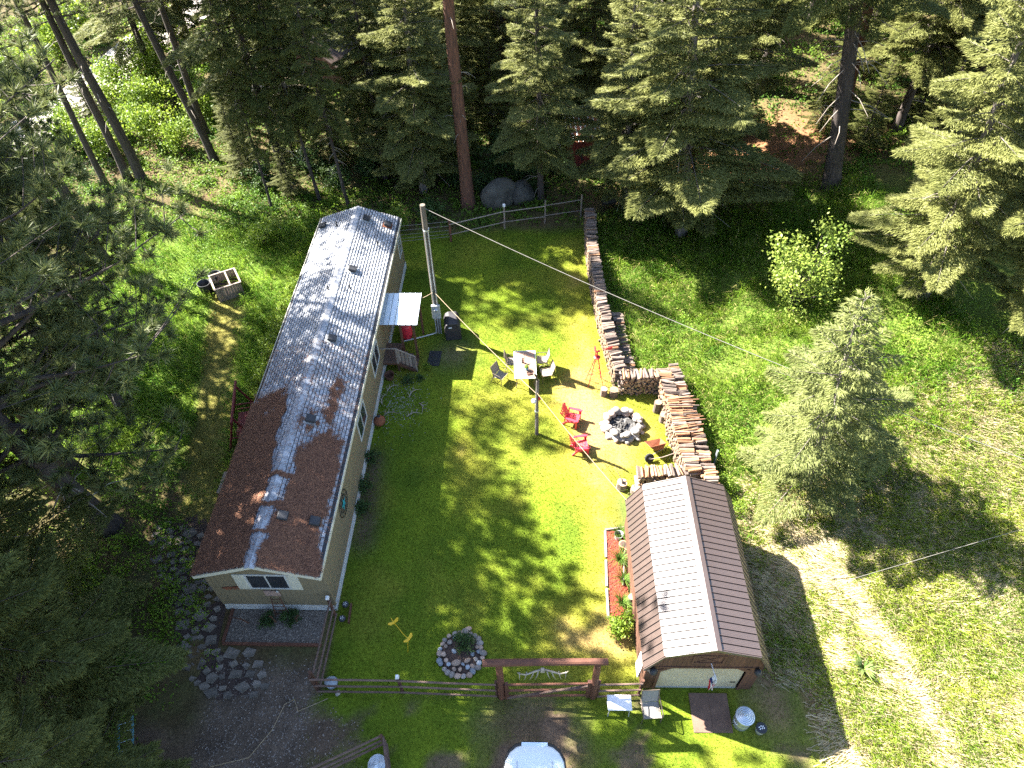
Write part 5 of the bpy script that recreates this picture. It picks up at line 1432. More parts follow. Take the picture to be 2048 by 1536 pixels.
# ------------------------------------------------------------------ fences and gate
def rail_fence(name, label, posts, h, rails, mat='rail_wood', caps=(), pr=0.06, rr=0.035, jit=0.02):
    e = empty(name, (posts[0][0], posts[0][1], gz(*posts[0])), 0, label, 'fence')
    ox, oy = posts[0]; oz = gz(ox, oy)
    for i, (x, y) in enumerate(posts):
        z = gz(x, y) - oz
        MB().tube([(x - ox, y - oy, z - 0.1), (x - ox, y - oy, z + h)], pr, 8).build('post', 'wood_brown', e)
        if i in caps: MB().box((x - ox, y - oy, z + h + 0.06), (0.13, 0.13, 0.12), taper=0.7).build('solar_cap', 'white_plastic', e)
    for a, b in zip(posts[:-1], posts[1:]):
        for k in range(rails):
            z = h * (0.13 + 0.80 * k / max(1, rails - 1)); g = random.gauss
            p0 = Vector((a[0] - ox, a[1] - oy, gz(*a) - oz + z + g(0, jit))); p1 = Vector((b[0] - ox, b[1] - oy, gz(*b) - oz + z + g(0, jit)))
            n = Vector((p1.y - p0.y, p0.x - p1.x, 0)).normalized() * (pr + rr * 0.6)
            mid = (p0 + p1) / 2 + Vector((0, 0, g(0, jit)))
            MB().tube([p0 + n, mid + n, p1 + n], [rr, rr * 1.05, rr * 0.92], 7).build('rail', mat, e)
    return e
rail_fence('front_fence', 'low three-rail timber fence from the house corner post to the gate', [(-6.98, 8.83), (-4.05, 8.72), (-0.78, 8.5)], 1.35, 3, caps=(1,))
rail_fence('side_fence', 'three-rail fence running from the front corner to the house', [(-6.98, 8.95), (-6.80, 11.55)], 1.4, 3, caps=(1,))
rail_fence('gate_side_fence', 'short three-rail fence between the gate and the shed', [(2.62, 8.42), (4.05, 8.42)], 1.35, 3)
gt = empty('gate_arch', (-0.62, 8.47, 0), 0, 'rustic red log gateway with a heavy crossbeam', 'gateway')
MB().tube([(0, 0, -0.1), (-0.02, 0, 2.95)], [0.13, 0.11], 9).build('post', 'wood_red', gt)
MB().tube([(3.10, -0.06, -0.1), (3.08, -0.06, 2.95)], [0.13, 0.11], 9).build('post', 'wood_red', gt)
MB().tube([(-0.52, 0, 3.03), (1.5, -0.03, 3.06), (3.38, -0.06, 3.03)], [0.125, 0.115, 0.11], 10).build('beam', 'wood_red', gt)
gg = empty('gate', (-0.46, 8.42, 0), 0, 'three-rail wooden field gate with a diagonal brace', 'gate')
for k, z in enumerate((0.18, 0.72, 1.25)): MB().tube([(0, 0, z), (2.78, -0.03, z)], 0.042, 7).build('rail', 'wood_red', gg)
MB().tube([(0.04, -0.06, 0.2), (2.7, -0.09, 1.22)], 0.045, 7).build('brace', 'rail_wood', gg)
for x in (0.02, 2.76): MB().box((x, -0.005, 0.7), (0.12, 0.11, 1.34)).build('upright', 'wood_red', gg)
for z in (0.18, 1.25): MB().box((-0.07, 0, z), (0.14, 0.03, 0.05)).build('hinge', 'black_metal', gg)
an = empty('elk_antlers', (0.72, 8.33, 2.86), 0, 'bleached elk antlers and skull plate hanging from the gate beam', 'antlers')
MB().box((0, -0.06, 0.02), (0.16, 0.14, 0.20), taper=0.7).build('skull', 'antler', an, bevel=0.03)
for s in (-1, 1):
    MB().tube([(s * 0.06, -0.06, 0.05), (s * 0.30, -0.12, 0.02), (s * 0.52, -0.18, -0.02), (s * 0.74, -0.2, 0.12), (s * 0.78, -0.2, 0.24)], [0.035, 0.032, 0.028, 0.02, 0.008], 7).build('beam', 'antler', an, smooth=True)
    for x, dx, dz in ((0.14, 0.10, -.34), (0.28, 0.14, -.38), (0.50, 0.08, -.36), (0.72, 0.0, -.36)):
        MB().tube([(s * x, -0.12, 0.02), (s * (x + dx * .4), -0.17, dz * .6), (s * (x + dx), -0.22, dz)], [0.022, 0.016, 0.005], 6).build('tine', 'antler', an, smooth=True)
# back fence with two timber rails and wires to the house
bf = empty('back_fence', (-6.2, 34.6, 0), 0, 'thin back fence of timber rails and wires below the forest', 'fence')
bp = [(-3.40, 34.7), (-0.2, 35.85), (2.27, 36.4), (4.5, 36.9)]
for i, (x, y) in enumerate(bp):
    MB().tube([(x + 6.2, y - 34.6, -.1), (x + 6.2, y - 34.6, 1.55)], 0.07 if i == 0 else 0.05, 8).build('post', 'wood_red' if i == 0 else 'wood_grey', bf)
MB().lathe([(0.07, 1.55), (0.10, 1.6), (0.09, 1.72), (0.03, 1.76)], 12, c=(6.0, 1.25, 0)).build('lamp_cap', 'white_plastic', bf)
for a, b in zip(bp[:-1], bp[1:]):
    for z in (0.55, 1.25): MB().tube([(a[0] + 6.2, a[1] - 34.68, z), (b[0] + 6.2, b[1] - 34.68, z + random.gauss(0, .03))], 0.03, 6).build('rail', 'wood_grey', bf)
for z in (0.35, 0.55, 0.8, 1.1, 1.4): MB().tube([(-0.6, -0.3, z), (2.8, 0.1, z)], 0.013, 5).build('wire', 'cable', bf)

# ------------------------------------------------------------------ poles and cables
p1 = empty('utility_pole', (-3.73, 26.92, 0), 0.0, 'tall weathered utility pole with a meter box beside the porch', 'utility pole')
MB().tube([(0, 0, -0.2), (0, 0, 3.5), (-0.02, 0, 7.6)], [0.16, 0.145, 0.12], 12).build('pole', 'pole_wood', p1, smooth=False)
mb = MB().box((0.02, -0.24, 1.55), (0.42, 0.14, 0.85)).build('meter_box', 'grey_metal', p1, bevel=0.015)
MB().lathe([(0.10, 0), (0.10, 0.06), (0.07, 0.10)], 16).build('meter_dial', 'galv', mb, loc=(0.02, -0.31, 1.72), rot=(PI / 2, 0, 0))
for x in (-0.06, 0.10): MB().tube([(x, -0.17, 1.95), (x, -0.16, 6.3)], 0.028, 6).build('conduit', 'grey_metal', p1)
for x in (-0.10, 0.02, 0.14): MB().tube([(x, -0.2, -.05), (x, -0.2, 1.15)], 0.03, 6).build('conduit', 'grey_metal', p1)
MB().tube([(-0.1, -0.2, 0.25), (-0.16, -0.24, 0.08), (-0.9, -0.5, 0.06), (-1.75, -0.75, 0.06)], 0.035, 7).build('ground_conduit', 'grey_metal', p1)
MB().lathe([(0.15, 6.25), (0.15, 6.33)], 12).build('bracket', 'galv', p1)
p2 = empty('lamp_post', (1.05, 19.92, 0), 0, 'short weathered log post on the lawn with gadgets fixed to it', 'post')
MB().tube([(0.02, 0, -0.1), (0, 0, 1.6), (0.02, 0, 3.55)], [0.085, 0.075, 0.065], 9).build('pole', 'bark_grey', p2)
MB().tube([(0.03, 0, 3.5), (-0.03, 0.0, 3.8), (-0.12, -0.02, 4.0)], [0.05, 0.045, 0.03], 7).build('arm', 'black_metal', p2)
MB().lathe([(0.05, 0), (0.12, 0.04), (0.12, 0.12), (0.05, 0.18)], 12).build('lantern', 'grey_metal', p2, loc=(-0.13, -0.1, 2.3))
MB().lathe([(0.09, 0), (0.10, 0.04), (0.09, 0.09)], 12).build('collar', 'galv', p2, loc=(0, 0, 1.55))
MB().box((0.10, -0.06, 2.5), (0.1, 0.08, 0.16)).build('outlet_box', 'red_paint', p2)
def cable(name, label, a, b, sag, r, mat, n=18):
    a, b = Vector(a), Vector(b)
    o = MB().tube([a.lerp(b, t) - Vector((0, 0, sag * 4 * t * (1 - t))) for t in np.linspace(0, 1, n)], r, 6).build(name, mat)
    return tag(o, label, 'cable')
cable('power_cable', 'thick grey power cable from the tall pole across the bank to the right', (-3.73, 26.92, 7.45), (24.5, 9.4, 5.6), 0.75, 0.012, 'cable', 26)
cable('rope_line', 'tan cord from the utility pole down to the short log post', (-3.66, 26.7, 2.75), (1.0, 19.85, 2.85), 0.12, 0.011, 'rope')
cable('shed_line', 'tan cord from the short log post to the shed roof corner', (1.05, 19.85, 2.85), bworld(-1.98, 6.3, 2.3), 0.10, 0.011, 'rope')
cable('porch_line', 'short cord from the porch roof corner to the utility pole', (-4.35, 26.6, 2.5), (-3.78, 26.72, 2.75), 0.02, 0.014, 'rope', 5)
cable('guy_wire', 'thin guy wire crossing the straw at the right edge', (10.7, 11.6, 0.9), (18.9, 12.9, 3.2), 0.0, 0.008, 'cable', 6)

# ------------------------------------------------------------------ barbecue, table and chairs
e = empty('covered_barbecue', (-2.98, 26.7, 0), 0.1, 'barbecue under a black cover beside the utility pole', 'barbecue')
m = MB(); prof = [(-0.66, 0), (0.66, 0), (0.68, 0.75), (0.60, 1.0), (0.40, 1.14), (-0.25, 1.16), (-0.52, 1.05), (-0.66, 0.8)]
m.prism([(p[0] * 0.62, p[1]) for p in prof], 'y', -0.52, 0.46)
m.build('cover', 'cover', e, bevel=0.05)
MB().box((-0.12, -0.525, 0.88), (0.16, 0.01, 0.06)).build('white_label', 'white_plastic', e)
tb = empty('patio_table', (0.65, 23.63, 0), 0.0, 'rectangular patio table with terracotta tile top on the lawn', 'table')
for i in range(2):
    for j in range(3): MB().box((-0.245 + i * 0.49, -0.58 + j * 0.58, 0.722), (0.478, 0.568, 0.02)).build('tile', 'table_tile', tb)
fr_ = MB(); fr_.b2(-0.53, 0.53, -0.93, -0.875, 0.68, 0.735); fr_.b2(-0.53, 0.53, 0.875, 0.93, 0.68, 0.735); fr_.b2(-0.53, -0.492, -0.875, 0.875, 0.68, 0.735); fr_.b2(0.492, 0.53, -0.875, 0.875, 0.68, 0.735); fr_.b2(-0.492, .492, -0.875, 0.875, 0.69, 0.708)
fr_.build('frame', 'grey_metal', tb)
for sx in (-1, 1):
    for sy in (-1, 1): MB().tube([(sx * 0.46, sy * 0.82, 0.69), (sx * 0.40, sy * 0.78, 0.3), (sx * 0.46, sy * 0.84, 0)], 0.022, 7).build('leg', 'bronze', tb)
def sling_chair(x, y, rz, label, group='sling chairs round the patio table', mat='sling', s=1.0):
    c = empty('sling_chair', (x, y, 0), rz, label, 'chair', group); c.scale = (s, s, s)
    # faces -y
    m = MB()
    for k in range(2):
        sx = -0.26 if k == 0 else 0.26
        m.tube([(sx, 0.36, 0.98), (sx, 0.20, 0.44), (sx, -0.27, 0.46)], 0.016, 6)
        m.tube([(sx * 1.08, 0.26, 0.66), (sx * 1.12, -0.22, 0.64), (sx * 1.10, -0.27, 0.60), (sx * 1.08, -0.25, 0.0)], 0.016, 6)
        m.tube([(sx, 0.21, 0.46), (sx * 1.06, 0.34, 0.0)], 0.016, 6)
    m.tube([(-0.26, 0.36, 0.98), (0.26, 0.36, 0.98)], 0.016, 6); m.tube([(-0.28, 0.27, 0.22), (0.28, 0.27, 0.22)], 0.012, 6)
    m.build('frame', 'bronze', c)
    for nm, a, b in (('seat', (0.21, 0.445), (-0.27, 0.465)), ('backrest', (0.36, 0.985), (0.215, 0.46))):
        q = MB(); n = 5
        for i in range(n):
            t = i / (n - 1); yy = a[0] + (b[0] - a[0]) * t; zz_ = a[1] + (b[1] - a[1]) * t - 0.035 * math.sin(PI * t)
            q.v += [(-0.25, yy, zz_), (0.25, yy, zz_), (-0.25, yy + .004, zz_ - 0.012), (0.25, yy + .004, zz_ - 0.012)]
        for i in range(n - 1):
            k = i * 4; q.f += [(k, k + 1, k + 5, k + 4), (k + 2, k + 6, k + 7, k + 3)]; q.m += [0, 0]
        q.build(nm, mat, c, smooth=True)
    return c
sling_chair(-0.56, 23.25, R(55), 'tan sling chair set apart at the near left of the patio table')
sling_chair(0.02, 24.15, R(90), 'tan sling chair pushed under the far left side of the patio table')
sling_chair(1.68, 23.35, R(-78), 'tan sling chair at the near right side of the patio table')
sling_chair(1.50, 24.2, R(-90), 'tan sling chair at the far right side of the patio table')
sling_chair(4.32, 7.78, R(2), 'grey high-backed sling chair in front of the shed beside the white table', None, 'sling_grey', 1.12)
# on the table
e = empty('plant_pot', (0.72, 23.25, 0.735), 0, 'small green potted plant on the patio table', 'plant pot')
MB().lathe([(0.06, 0), (0.09, 0.12), (0.095, 0.13)], 14).build('pot', 'blue_paint', e)
o = link('foliage', SHR['lush'][0], e, (0, 0, 0.08), None, (0.28, 0.28, 0.25))
e = empty('figurine', (0.55, 23.75, 0.735), 0.4, 'dark slim figurine standing on the patio table', 'figurine')
MB().lathe([(0.06, 0), (0.035, 0.04), (0.05, 0.12), (0.03, 0.22), (0.04, 0.27), (0.01, 0.33)], 10).build('body', 'black_metal', e, smooth=True)
MB().tube([(0, 0, 0.2), (0.10, 0.02, 0.28)], 0.014, 5).build('arm', 'black_metal', e)
e = empty('tray', (0.85, 23.0, 0.735), 0.2, 'small brown tray on the near end of the patio table', 'tray')
MB().box((0, 0, 0.015), (0.26, 0.18, 0.02)).build('base', 'wood_brown', e)
MB().box((0, 0.085, 0.035), (0.26, 0.012, 0.04)).box((0, -0.085, 0.035), (0.26, 0.012, 0.04)).build('rim', 'wood_brown', e)

# ------------------------------------------------------------------ red adirondack chairs
def adirondack(x, y, rz, label):
    c = empty('garden_chair', (x, y, 0), rz, label, 'chair', 'red plastic garden chairs by the fire pit')
    # faces -y; fanned back slats
    for k in range(7):
        u = (k - 3) / 3
        b = Vector((u * 0.19, 0.20, 0.30)); t = Vector((u * 0.31, 0.50, 0.98 - 0.16 * u * u))
        sd = Vector((1, 0, 0)); w0, w1 = 0.027, 0.042; th = Vector((0, 0.02, 0.008))
        MB().add([b - sd * w0, b + sd * w0, t + sd * w1, t - sd * w1, b - sd * w0 + th, b + sd * w0 + th, t + sd * w1 + th, t - sd * w1 + th],
                 [(0, 1, 2, 3), (7, 6, 5, 4), (0, 4, 5, 1), (1, 5, 6, 2), (2, 6, 7, 3), (3, 7, 4, 0)]).build('back_slat', 'red_plastic', c)
    for k in range(6):
        MB().box((0, 0.19 - k * 0.093, 0.30 + k * 0.016), (0.50, 0.082, 0.022), rot=Euler((R(-9), 0, 0))).build('seat_slat', 'red_plastic', c)
    for s in (-1, 1):
        MB().prism([(s * 0.27, 0.30), (s * 0.38, 0.26), (s * 0.42, -0.25), (s * 0.36, -0.38), (s * 0.28, -0.34)][::s], 'z', 0.55, 0.585).build('armrest', 'red_plastic', c, bevel=0.012)
        MB().prism([(-0.30, 0), (-0.24, 0), (-0.20, 0.55), (-0.32, 0.55)], 'x', *sorted((s * 0.29, s * 0.35))).build('leg', 'red_plastic', c)
        MB().prism([(-0.30, 0.30), (-0.30, 0.38), (0.2, 0.31), (0.42, 0.04), (0.42, 0.0), (0.34, 0.0), (0.14, 0.23)], 'x', *sorted((s * 0.24, s * 0.285))).build('side_rail', 'red_plastic', c)
        MB().box((s * 0.31, 0.27, 0.42), (0.05, 0.05, 0.26)).build('arm_support', 'red_plastic', c)
    for z, w in ((0.42, 0.5), (0.74, 0.56)): MB().box((0, 0.20 + (z - .3) * .44 + .03, z), (w, 0.02, 0.07), rot=Euler((R(-24), 0, 0))).build('cross_bar', 'red_plastic', c)
    return c
adirondack(2.72, 20.55, R(68), 'upright red plastic garden chair left of the fire pit')
adirondack(2.95, 18.95, R(35) + PI * 0 + R(60), 'red plastic garden chair nearer the shed, under the tan cord')

# ------------------------------------------------------------------ red windmill ornament
w = empty('garden_windmill', (3.98, 23.0, 0), 0.1, 'red ornamental farm windmill on a lattice tower', 'windmill')
lg = [(-0.36, -0.26), (0.36, -0.26), (0.36, 0.26), (-0.36, 0.26)]
for a, b in lg: MB().tube([(a, b, 0), (a * 0.14, b * 0.14, 1.75)], 0.016, 6).build('leg', 'red_paint', w)
lat = MB()
for z in (0.35, 0.75, 1.1, 1.4):
    k = 1 - 0.86 * z / 1.75; k2 = 1 - 0.86 * (z + .35) / 1.75
    for i in range(4):
        p, q = lg[i], lg[(i + 1) % 4]
        lat.tube([(p[0] * k, p[1] * k, z), (q[0] * k, q[1] * k, z)], 0.007, 4); lat.tube([(p[0] * k, p[1] * k, z), (q[0] * k2, q[1] * k2, min(1.75, z + .35))], 0.006, 4)
lat.build('lattice', 'red_paint', w)
MB().lathe([(0.03, 1.70), (0.16, 1.72), (0.16, 1.74), (0.03, 1.80), (0.02, 2.12)], 14).build('platform', 'red_paint', w)
hub = MB().tube([(-0.10, -0.03, 2.10), (0.12, 0.03, 2.10)], 0.045, 10).build('hub', 'red_paint', w)
for k in range(12):
    a = 2 * PI * k / 12; ca, sa = math.cos(a), math.sin(a); r0_, r1_ = 0.07, 0.27
    def bp_(r_, o, d): return (-0.11 + d, (r_ * ca - o * sa), 2.10 + (r_ * sa + o * ca))
    MB().add([bp_(r0_, -.012, 0), bp_(r0_, .012, .012), bp_(r1_, .052, .03), bp_(r1_, -.052, -.01), bp_(r0_, -.012, .004), bp_(r0_, .012, .016), bp_(r1_, .052, .034), bp_(r1_, -.052, -.006)],
             [(0, 1, 2, 3), (7, 6, 5, 4), (0, 4, 5, 1), (1, 5, 6, 2), (2, 6, 7, 3), (3, 7, 4, 0)]).build('blade', 'red_paint', w)
tl = MB().tube([(0.12, 0.03, 2.10), (0.42, 0.08, 2.14)], 0.012, 5).build('tail_rod', 'red_paint', w)
MB().prism([(0.38, 2.10), (0.68, 2.03), (0.72, 2.25), (0.42, 2.18)], 'y', 0.075, 0.085).build('tail_vane', 'red_paint', tl)

# ------------------------------------------------------------------ wheelbarrow
wb_ = empty('wheelbarrow', (6.30, 18.35, 0), R(14), 'rusty wheelbarrow tipped towards the firewood with its wheel to the left', 'wheelbarrow')
m = MB()
m.lathe([(0.10, -0.04), (0.19, -0.05), (0.215, -0.03), (0.215, 0.03), (0.19, 0.05), (0.10, 0.04)], 22)
o = m.build('wheel', 'rubber', wb_, loc=(-0.42, 0, 0.21), rot=(PI / 2 - 0.5, 0, 0)); MB().lathe([(0.02, -0.05), (0.10, -0.02), (0.10, 0.02), (0.02, 0.05)], 14).build('rim', 'grey_metal', o)
m = MB(); top = [(-0.36, -0.34), (0.40, -0.30), (0.40, 0.30), (-0.36, 0.34)]; bot = [(-0.12, -0.2), (0.28, -0.2), (0.28, 0.2), (-0.12, 0.2)]
vs_ = [(a, b, 0.62) for a, b in top] + [(a, b, 0.34) for a, b in bot] + [(a * .96, b * .96, 0.625) for a, b in top] + [(a * .96, b * .96, 0.355) for a, b in bot]
m.add(vs_, [(4, 7, 6, 5)] + [(i, 4 + i, 4 + (i + 1) % 4, (i + 1) % 4) for i in range(4)] + [(12, 13, 14, 15)] + [(8 + i, 8 + (i + 1) % 4, 12 + (i + 1) % 4, 12 + i) for i in range(4)] + [(i, (i + 1) % 4, 8 + (i + 1) % 4, 8 + i) for i in range(4)])
o = m.build('tray', 'rust', wb_, rot=(-0.5, 0, 0), loc=(0, 0.2, 0.0))
for s in (-1, 1):
    MB().tube([(-0.45, s * 0.06, 0.21), (0.1, s * 0.18, 0.32), (0.95, s * 0.27, 0.62)], 0.02, 6).build('handle', 'wood_grey', wb_)
    MB().tube([(0.25, s * 0.2, 0.36), (0.30, s * 0.24, 0.0), (0.42, s * 0.24, 0.0), (0.45, s * 0.22, 0.42)], 0.014, 6).build('leg', 'black_metal', wb_)

# ------------------------------------------------------------------ shed flower bed
fb = empty('flower_bed', (3.95, 13.0, 0), 0, 'red mulch bed with pale timber edging along the shed', 'flower bed')
MB().add([(-0.30, 1.75, .05), (0.55, 1.85, .05), (0.10, -2.1, .05), (-0.52, -1.8, .05), (-0.30, 1.75, 0), (0.55, 1.85, 0), (0.10, -2.1, 0), (-0.52, -1.8, 0)], [(3, 2, 1, 0), (0, 1, 5, 4), (1, 2, 6, 5), (2, 3, 7, 6), (3, 0, 4, 7)]).build('mulch', 'mulch', fb)
for (a, b) in (((-0.34, 1.8), (-0.43, 0.62)), ((-0.45, 0.5), (-0.54, -0.6)), ((-0.55, -0.7), (-0.62, -1.85))):
    MB().tube([(a[0], a[1], 0.06), (b[0], b[1], 0.06)], 0.055, 6).build('edging_timber', 'wood_grey', fb)
MB().tube([(-0.34, 1.85, 0.06), (0.5, 1.95, .06)], 0.05, 6).build('edging_timber', 'wood_grey', fb)
gm = np.random.default_rng(12); n = 1800
t_ = gm.random(n); u_ = gm.random(n)
cx_ = -0.30 - 0.22 * t_ + u_ * (0.85 - 0.23 * t_); cy_ = 1.75 - 3.6 * t_
a_ = gm.uniform(0, PI, n); l_ = gm.uniform(.02, .05, n); w_ = l_ * .35; z_h = gm.uniform(.055, .085, n)
V = np.stack([np.stack([cx_ + sx * np.cos(a_) * l_ - sy * np.sin(a_) * w_, cy_ + sx * np.sin(a_) * l_ + sy * np.cos(a_) * w_, z_h + .01 * sx], 1) for sx, sy in ((-1, -1), (1, -1), (1, 1), (-1, 1))], 1).reshape(-1, 3)
k = gm.random(n)[:, None]
o = link('mulch_chips', np_mesh('mulch_chips', V, np.arange(4 * n).reshape(n, 4), 'ground', col=np.repeat(C(0.34, 0.075, 0.045) * k + C(0.14, 0.032, 0.022) * (1 - k), 4, 0)), fb); o['kind'] = 'stuff'
def strap(name, x, y, s, n, label, ca=C(0.06, 0.14, 0.02), cb=C(0.18, 0.27, 0.05), wd=0.022, cat='plant', group=None):
    g = np.random.default_rng(int(abs(x * 100 + y * 10)))
    global RNG
    a = g.uniform(0, 2 * PI, n); r_ = g.uniform(0, .08, n) * s
    V, F = blades3(np.cos(a) * r_, np.sin(a) * r_, np.zeros(n), g.uniform(.45, .8, n) * s, np.full(n, wd), g.uniform(.3, 1.0, n), a + g.normal(0, .3, n))
    k = g.random(n)[:, None]
    e = empty(name, (x, y, gz(x, y)), 0, label, cat, group)
    link('leaves', np_mesh('leaves', V, F, 'blade', col=np.repeat(ca * (1 - k) + cb * k, 5, 0)), e)
    MB().lathe([(0.05 * s, -.02), (0.03 * s, .06)], 6).build('crown', 'soil', e)
for (x, y, s, t) in ((4.15, 14.55, 0.95, 'day lily clump beside the terracotta pots'), (4.02, 13.45, 0.95, 'day lily clump in the middle of the mulch bed'), (4.05, 12.6, 0.9, 'day lily clump by the pale pipe in the mulch bed'), (3.88, 11.7, 0.95, 'day lily clump at the near end of the mulch bed')):
    strap('day_lily', x, y, s, 120, t)
shrub('lush', 3.72, 10.75, 1.15, 'bright green leafy bush at the near end of the mulch bed', name='bush', cat='bush')
strap('broad_leaf_plant', 11.9, 9.05, 0.75, 46, 'broad-leaved green plant growing alone in the straw', C(0.12, 0.20, 0.04), C(0.30, 0.36, 0.12), 0.085)
for i, (x, y, r_) in enumerate(((4.20, 14.0, 0.15), (4.34, 13.85, 0.11))):
    e = empty('terracotta_pot', (x, y, 0.05), 0, ('larger', 'smaller')[i] + ' round terracotta pot in the mulch bed', 'plant pot')
    MB().lathe([(r_ * .6, 0), (r_, 0.16), (r_ * 1.02, 0.28), (r_ * 1.15, 0.29), (r_ * 1.15, 0.34), (r_ * .9, 0.34)], 18).build('pot', 'terracotta', e, smooth=True)
    MB().lathe([(r_ * .88, 0.342), (r_ * .5, .36)], 14).build('soil', 'soil', e)
o = MB().tube([(4.26, 13.85, 0.25), (4.02, 12.4, 0.12)], 0.035, 7).build('drain_pipe', 'wood_grey'); tag(o, 'pale pipe lying across the mulch bed beside the shed', 'pipe')
stump(4.22, 11.75, 0.13, 0.5, 'slim weathered stump at the near end of the mulch bed')
e = empty('grey_bucket', bworld(-2.12, 6.0, 0), 0, 'grey bucket standing at the far left shed corner', 'bucket')
MB().lathe([(0.13, 0), (0.17, 0.34), (0.18, 0.35), (0.165, 0.34), (0.12, 0.03)], 20).build('body', 'grey_metal', e); MB().tube([(0.175 * math.cos(a), 0, 0.33 + .1 * math.sin(a)) for a in np.linspace(0, PI, 9)], 0.006, 4).build('handle', 'black_metal', e)
o = MB().box((0, 0, 0.8), (0.045, 0.5, 1.5)).build('white_board', 'white_trim'); o.location = bworld(-1.93, 0.75, 0.05); o.rotation_euler = (0, R(4), SRr); tag(o, 'white board leaning on the left wall of the shed', 'board')

# ------------------------------------------------------------------ shrubs and antlers by the long wall
for i, (x, y, s) in enumerate(((-6.28, 18.6, 0.95), (-6.35, 17.2, 1.0), (-6.42, 16.2, 0.95))):
    shrub('round', x, y, s, ('farthest', 'middle', 'nearest')[i] + ' of three dark green bushes along the long tan wall', 'bushes along the long wall', name='bush', cat='bush')
def antler_pile(x, y, rz, label, s=1.0):
    e = empty('antler', (x, y, 0.04), rz, label, 'antler'); e.scale = (s, s, s)
    MB().tube([(0, 0, 0.02), (0.25, 0.10, 0.10), (0.5, 0.05, 0.12), (0.75, -0.08, 0.06)], [0.03, 0.026, 0.02, 0.008], 6).build('beam', 'antler', e, smooth=True)
    for a, dx, dy in ((0.08, 0.05, .25), (0.25, 0.12, .28), (0.5, 0.12, .22)):
        MB().tube([(a, 0.05, 0.06), (a + dx * .5, 0.05 + dy * .6, 0.14), (a + dx, 0.05 + dy, 0.12)], [0.02, 0.015, 0.005], 5).build('tine', 'antler', e, smooth=True)
for i, (x, y, r_, t) in enumerate(((-4.9, 22.3, 0.9, 'shed antler farthest from the wall in front of the porch'), (-4.4, 21.9, -1.2, 'shed antler curving at the lawn edge below the porch'), (-4.9, 21.1, 0.3, 'shed antler lying nearest the lawn below the window'),
                                    (-6.0, 22.7, 0.7, 'pale antler close to the wall beside the basket'), (-6.15, 21.9, 1.4, 'pale antler leaning along the skirting'), (-6.0, 21.2, 0.2, 'pale antler beside the brown jug'))):
    antler_pile(x, y, r_, t, 0.9)
e = empty('brown_jug', (-6.12, 20.75, 0), 0, 'dark brown round jug by the skirting of the long wall', 'jug')
MB().lathe([(0.16, 0), (0.26, 0.15), (0.27, 0.30), (0.18, 0.44), (0.10, 0.48), (0.11, 0.54)], 18).build('body', 'rust', e, smooth=True); MB().lathe([(0.09, .541), (0.05, .55)], 12).build('mouth', 'black_plastic', e)
gq = np.random.default_rng(3); n = 650
V = (oct_[None] * gq.uniform(.01, .028, n)[:, None, None] * gq.uniform(.7, 1.3, (n, 6, 1)) + np.stack([-5.35 + gq.normal(0, .55, n), 22.0 + gq.normal(0, .95, n), np.full(n, .015)], 1)[:, None]).reshape(-1, 3)
F = (of_[None] + np.arange(n)[:, None, None] * 6).reshape(-1, 3); k = gq.random(n)[:, None]
stuff('white_pebbles', V, F, 'ground', 'scattered white pebbles in the bed below the long wall', 'pebbles', col=np.repeat(C(0.45, 0.43, 0.40) * k + C(0.25, 0.22, 0.2) * (1 - k), 6, 0))
gq = np.random.default_rng(8); n = 5200
x_, y_ = gq.uniform(-10.8, -4.5, n), gq.uniform(4.6, 10.2, n); kk = (zones(x_, y_)['gravel'] + zones(x_, y_)['drive'] * .6 > gq.random(n)); x_, y_ = x_[kk], y_[kk]; n = len(x_)
V = (oct_[None] * gq.uniform(.010, .032, n)[:, None, None] * gq.uniform(.7, 1.3, (n, 6, 1)) + np.stack([x_, y_, np.full(n, .01)], 1)[:, None]).reshape(-1, 3)
F = (of_[None] + np.arange(n)[:, None, None] * 6).reshape(-1, 3); k = gq.random(n)[:, None]
stuff('drive_gravel', V, F, 'ground', 'loose gravel on the shaded ground below the gravel bed', 'gravel', col=np.repeat(C(0.33, 0.28, 0.24) * k + C(0.11, 0.085, 0.07) * (1 - k), 6, 0))

# ------------------------------------------------------------------ dragonfly stake
e = empty('dragonfly_stake', (-3.98, 10.1, 0), 0, 'two yellow metal dragonflies on a curved stake in the lawn', 'garden ornament')
MB().tube([(0, 0, 0), (0.05, 0.12, 0.5), (0.1, 0.2, 0.62), (-0.1, 0.35, 0.72), (-0.34, 0.62, 0.80), (-0.5, 0.8, 0.78)], 0.010, 5).build('stem', 'yellow', e)
for (x, y, z, a) in ((-0.46, 0.74, 0.80, 0.6), (0.10, 0.20, 0.64, 0.9)):
    d = MB().tube([(0, -0.05, 0), (0, 0.22, 0.02)], [0.022, 0.008], 6).build('dragonfly', 'yellow', e, loc=(x, y, z), rot=(0, 0, a))
    for s in (-1, 1):
        for k, (dy, l) in enumerate(((0.03, 0.24), (-0.03, 0.2))):
            MB().prism([(0.01 * s, dy - .01), (s * l * .7, dy - 0.05 + .03 * k), (s * l, dy + 0.0), (s * l * .8, dy + 0.05), (0.01 * s, dy + .02)][::s], 'z', 0.012 + .004 * k, 0.018 + .004 * k).build('wing', 'yellow', d, rot=(0, -s * 0.35, 0))
# ------------------------------------------------------------------ garden hose on the gravel
o = MB().tube([(-10.1 + 0.0, 6.5, .03), (-8.9, 6.75, .03), (-8.3, 7.6, .03), (-8.05, 8.4, .03), (-7.75, 8.55, .03), (-7.55, 8.15, .03), (-7.2, 8.3, .03), (-6.6, 8.55, .03)], 0.014, 6).build('garden_hose', 'rope'); tag(o, 'thin tan hose snaking over the gravel below the fence corner', 'hose')

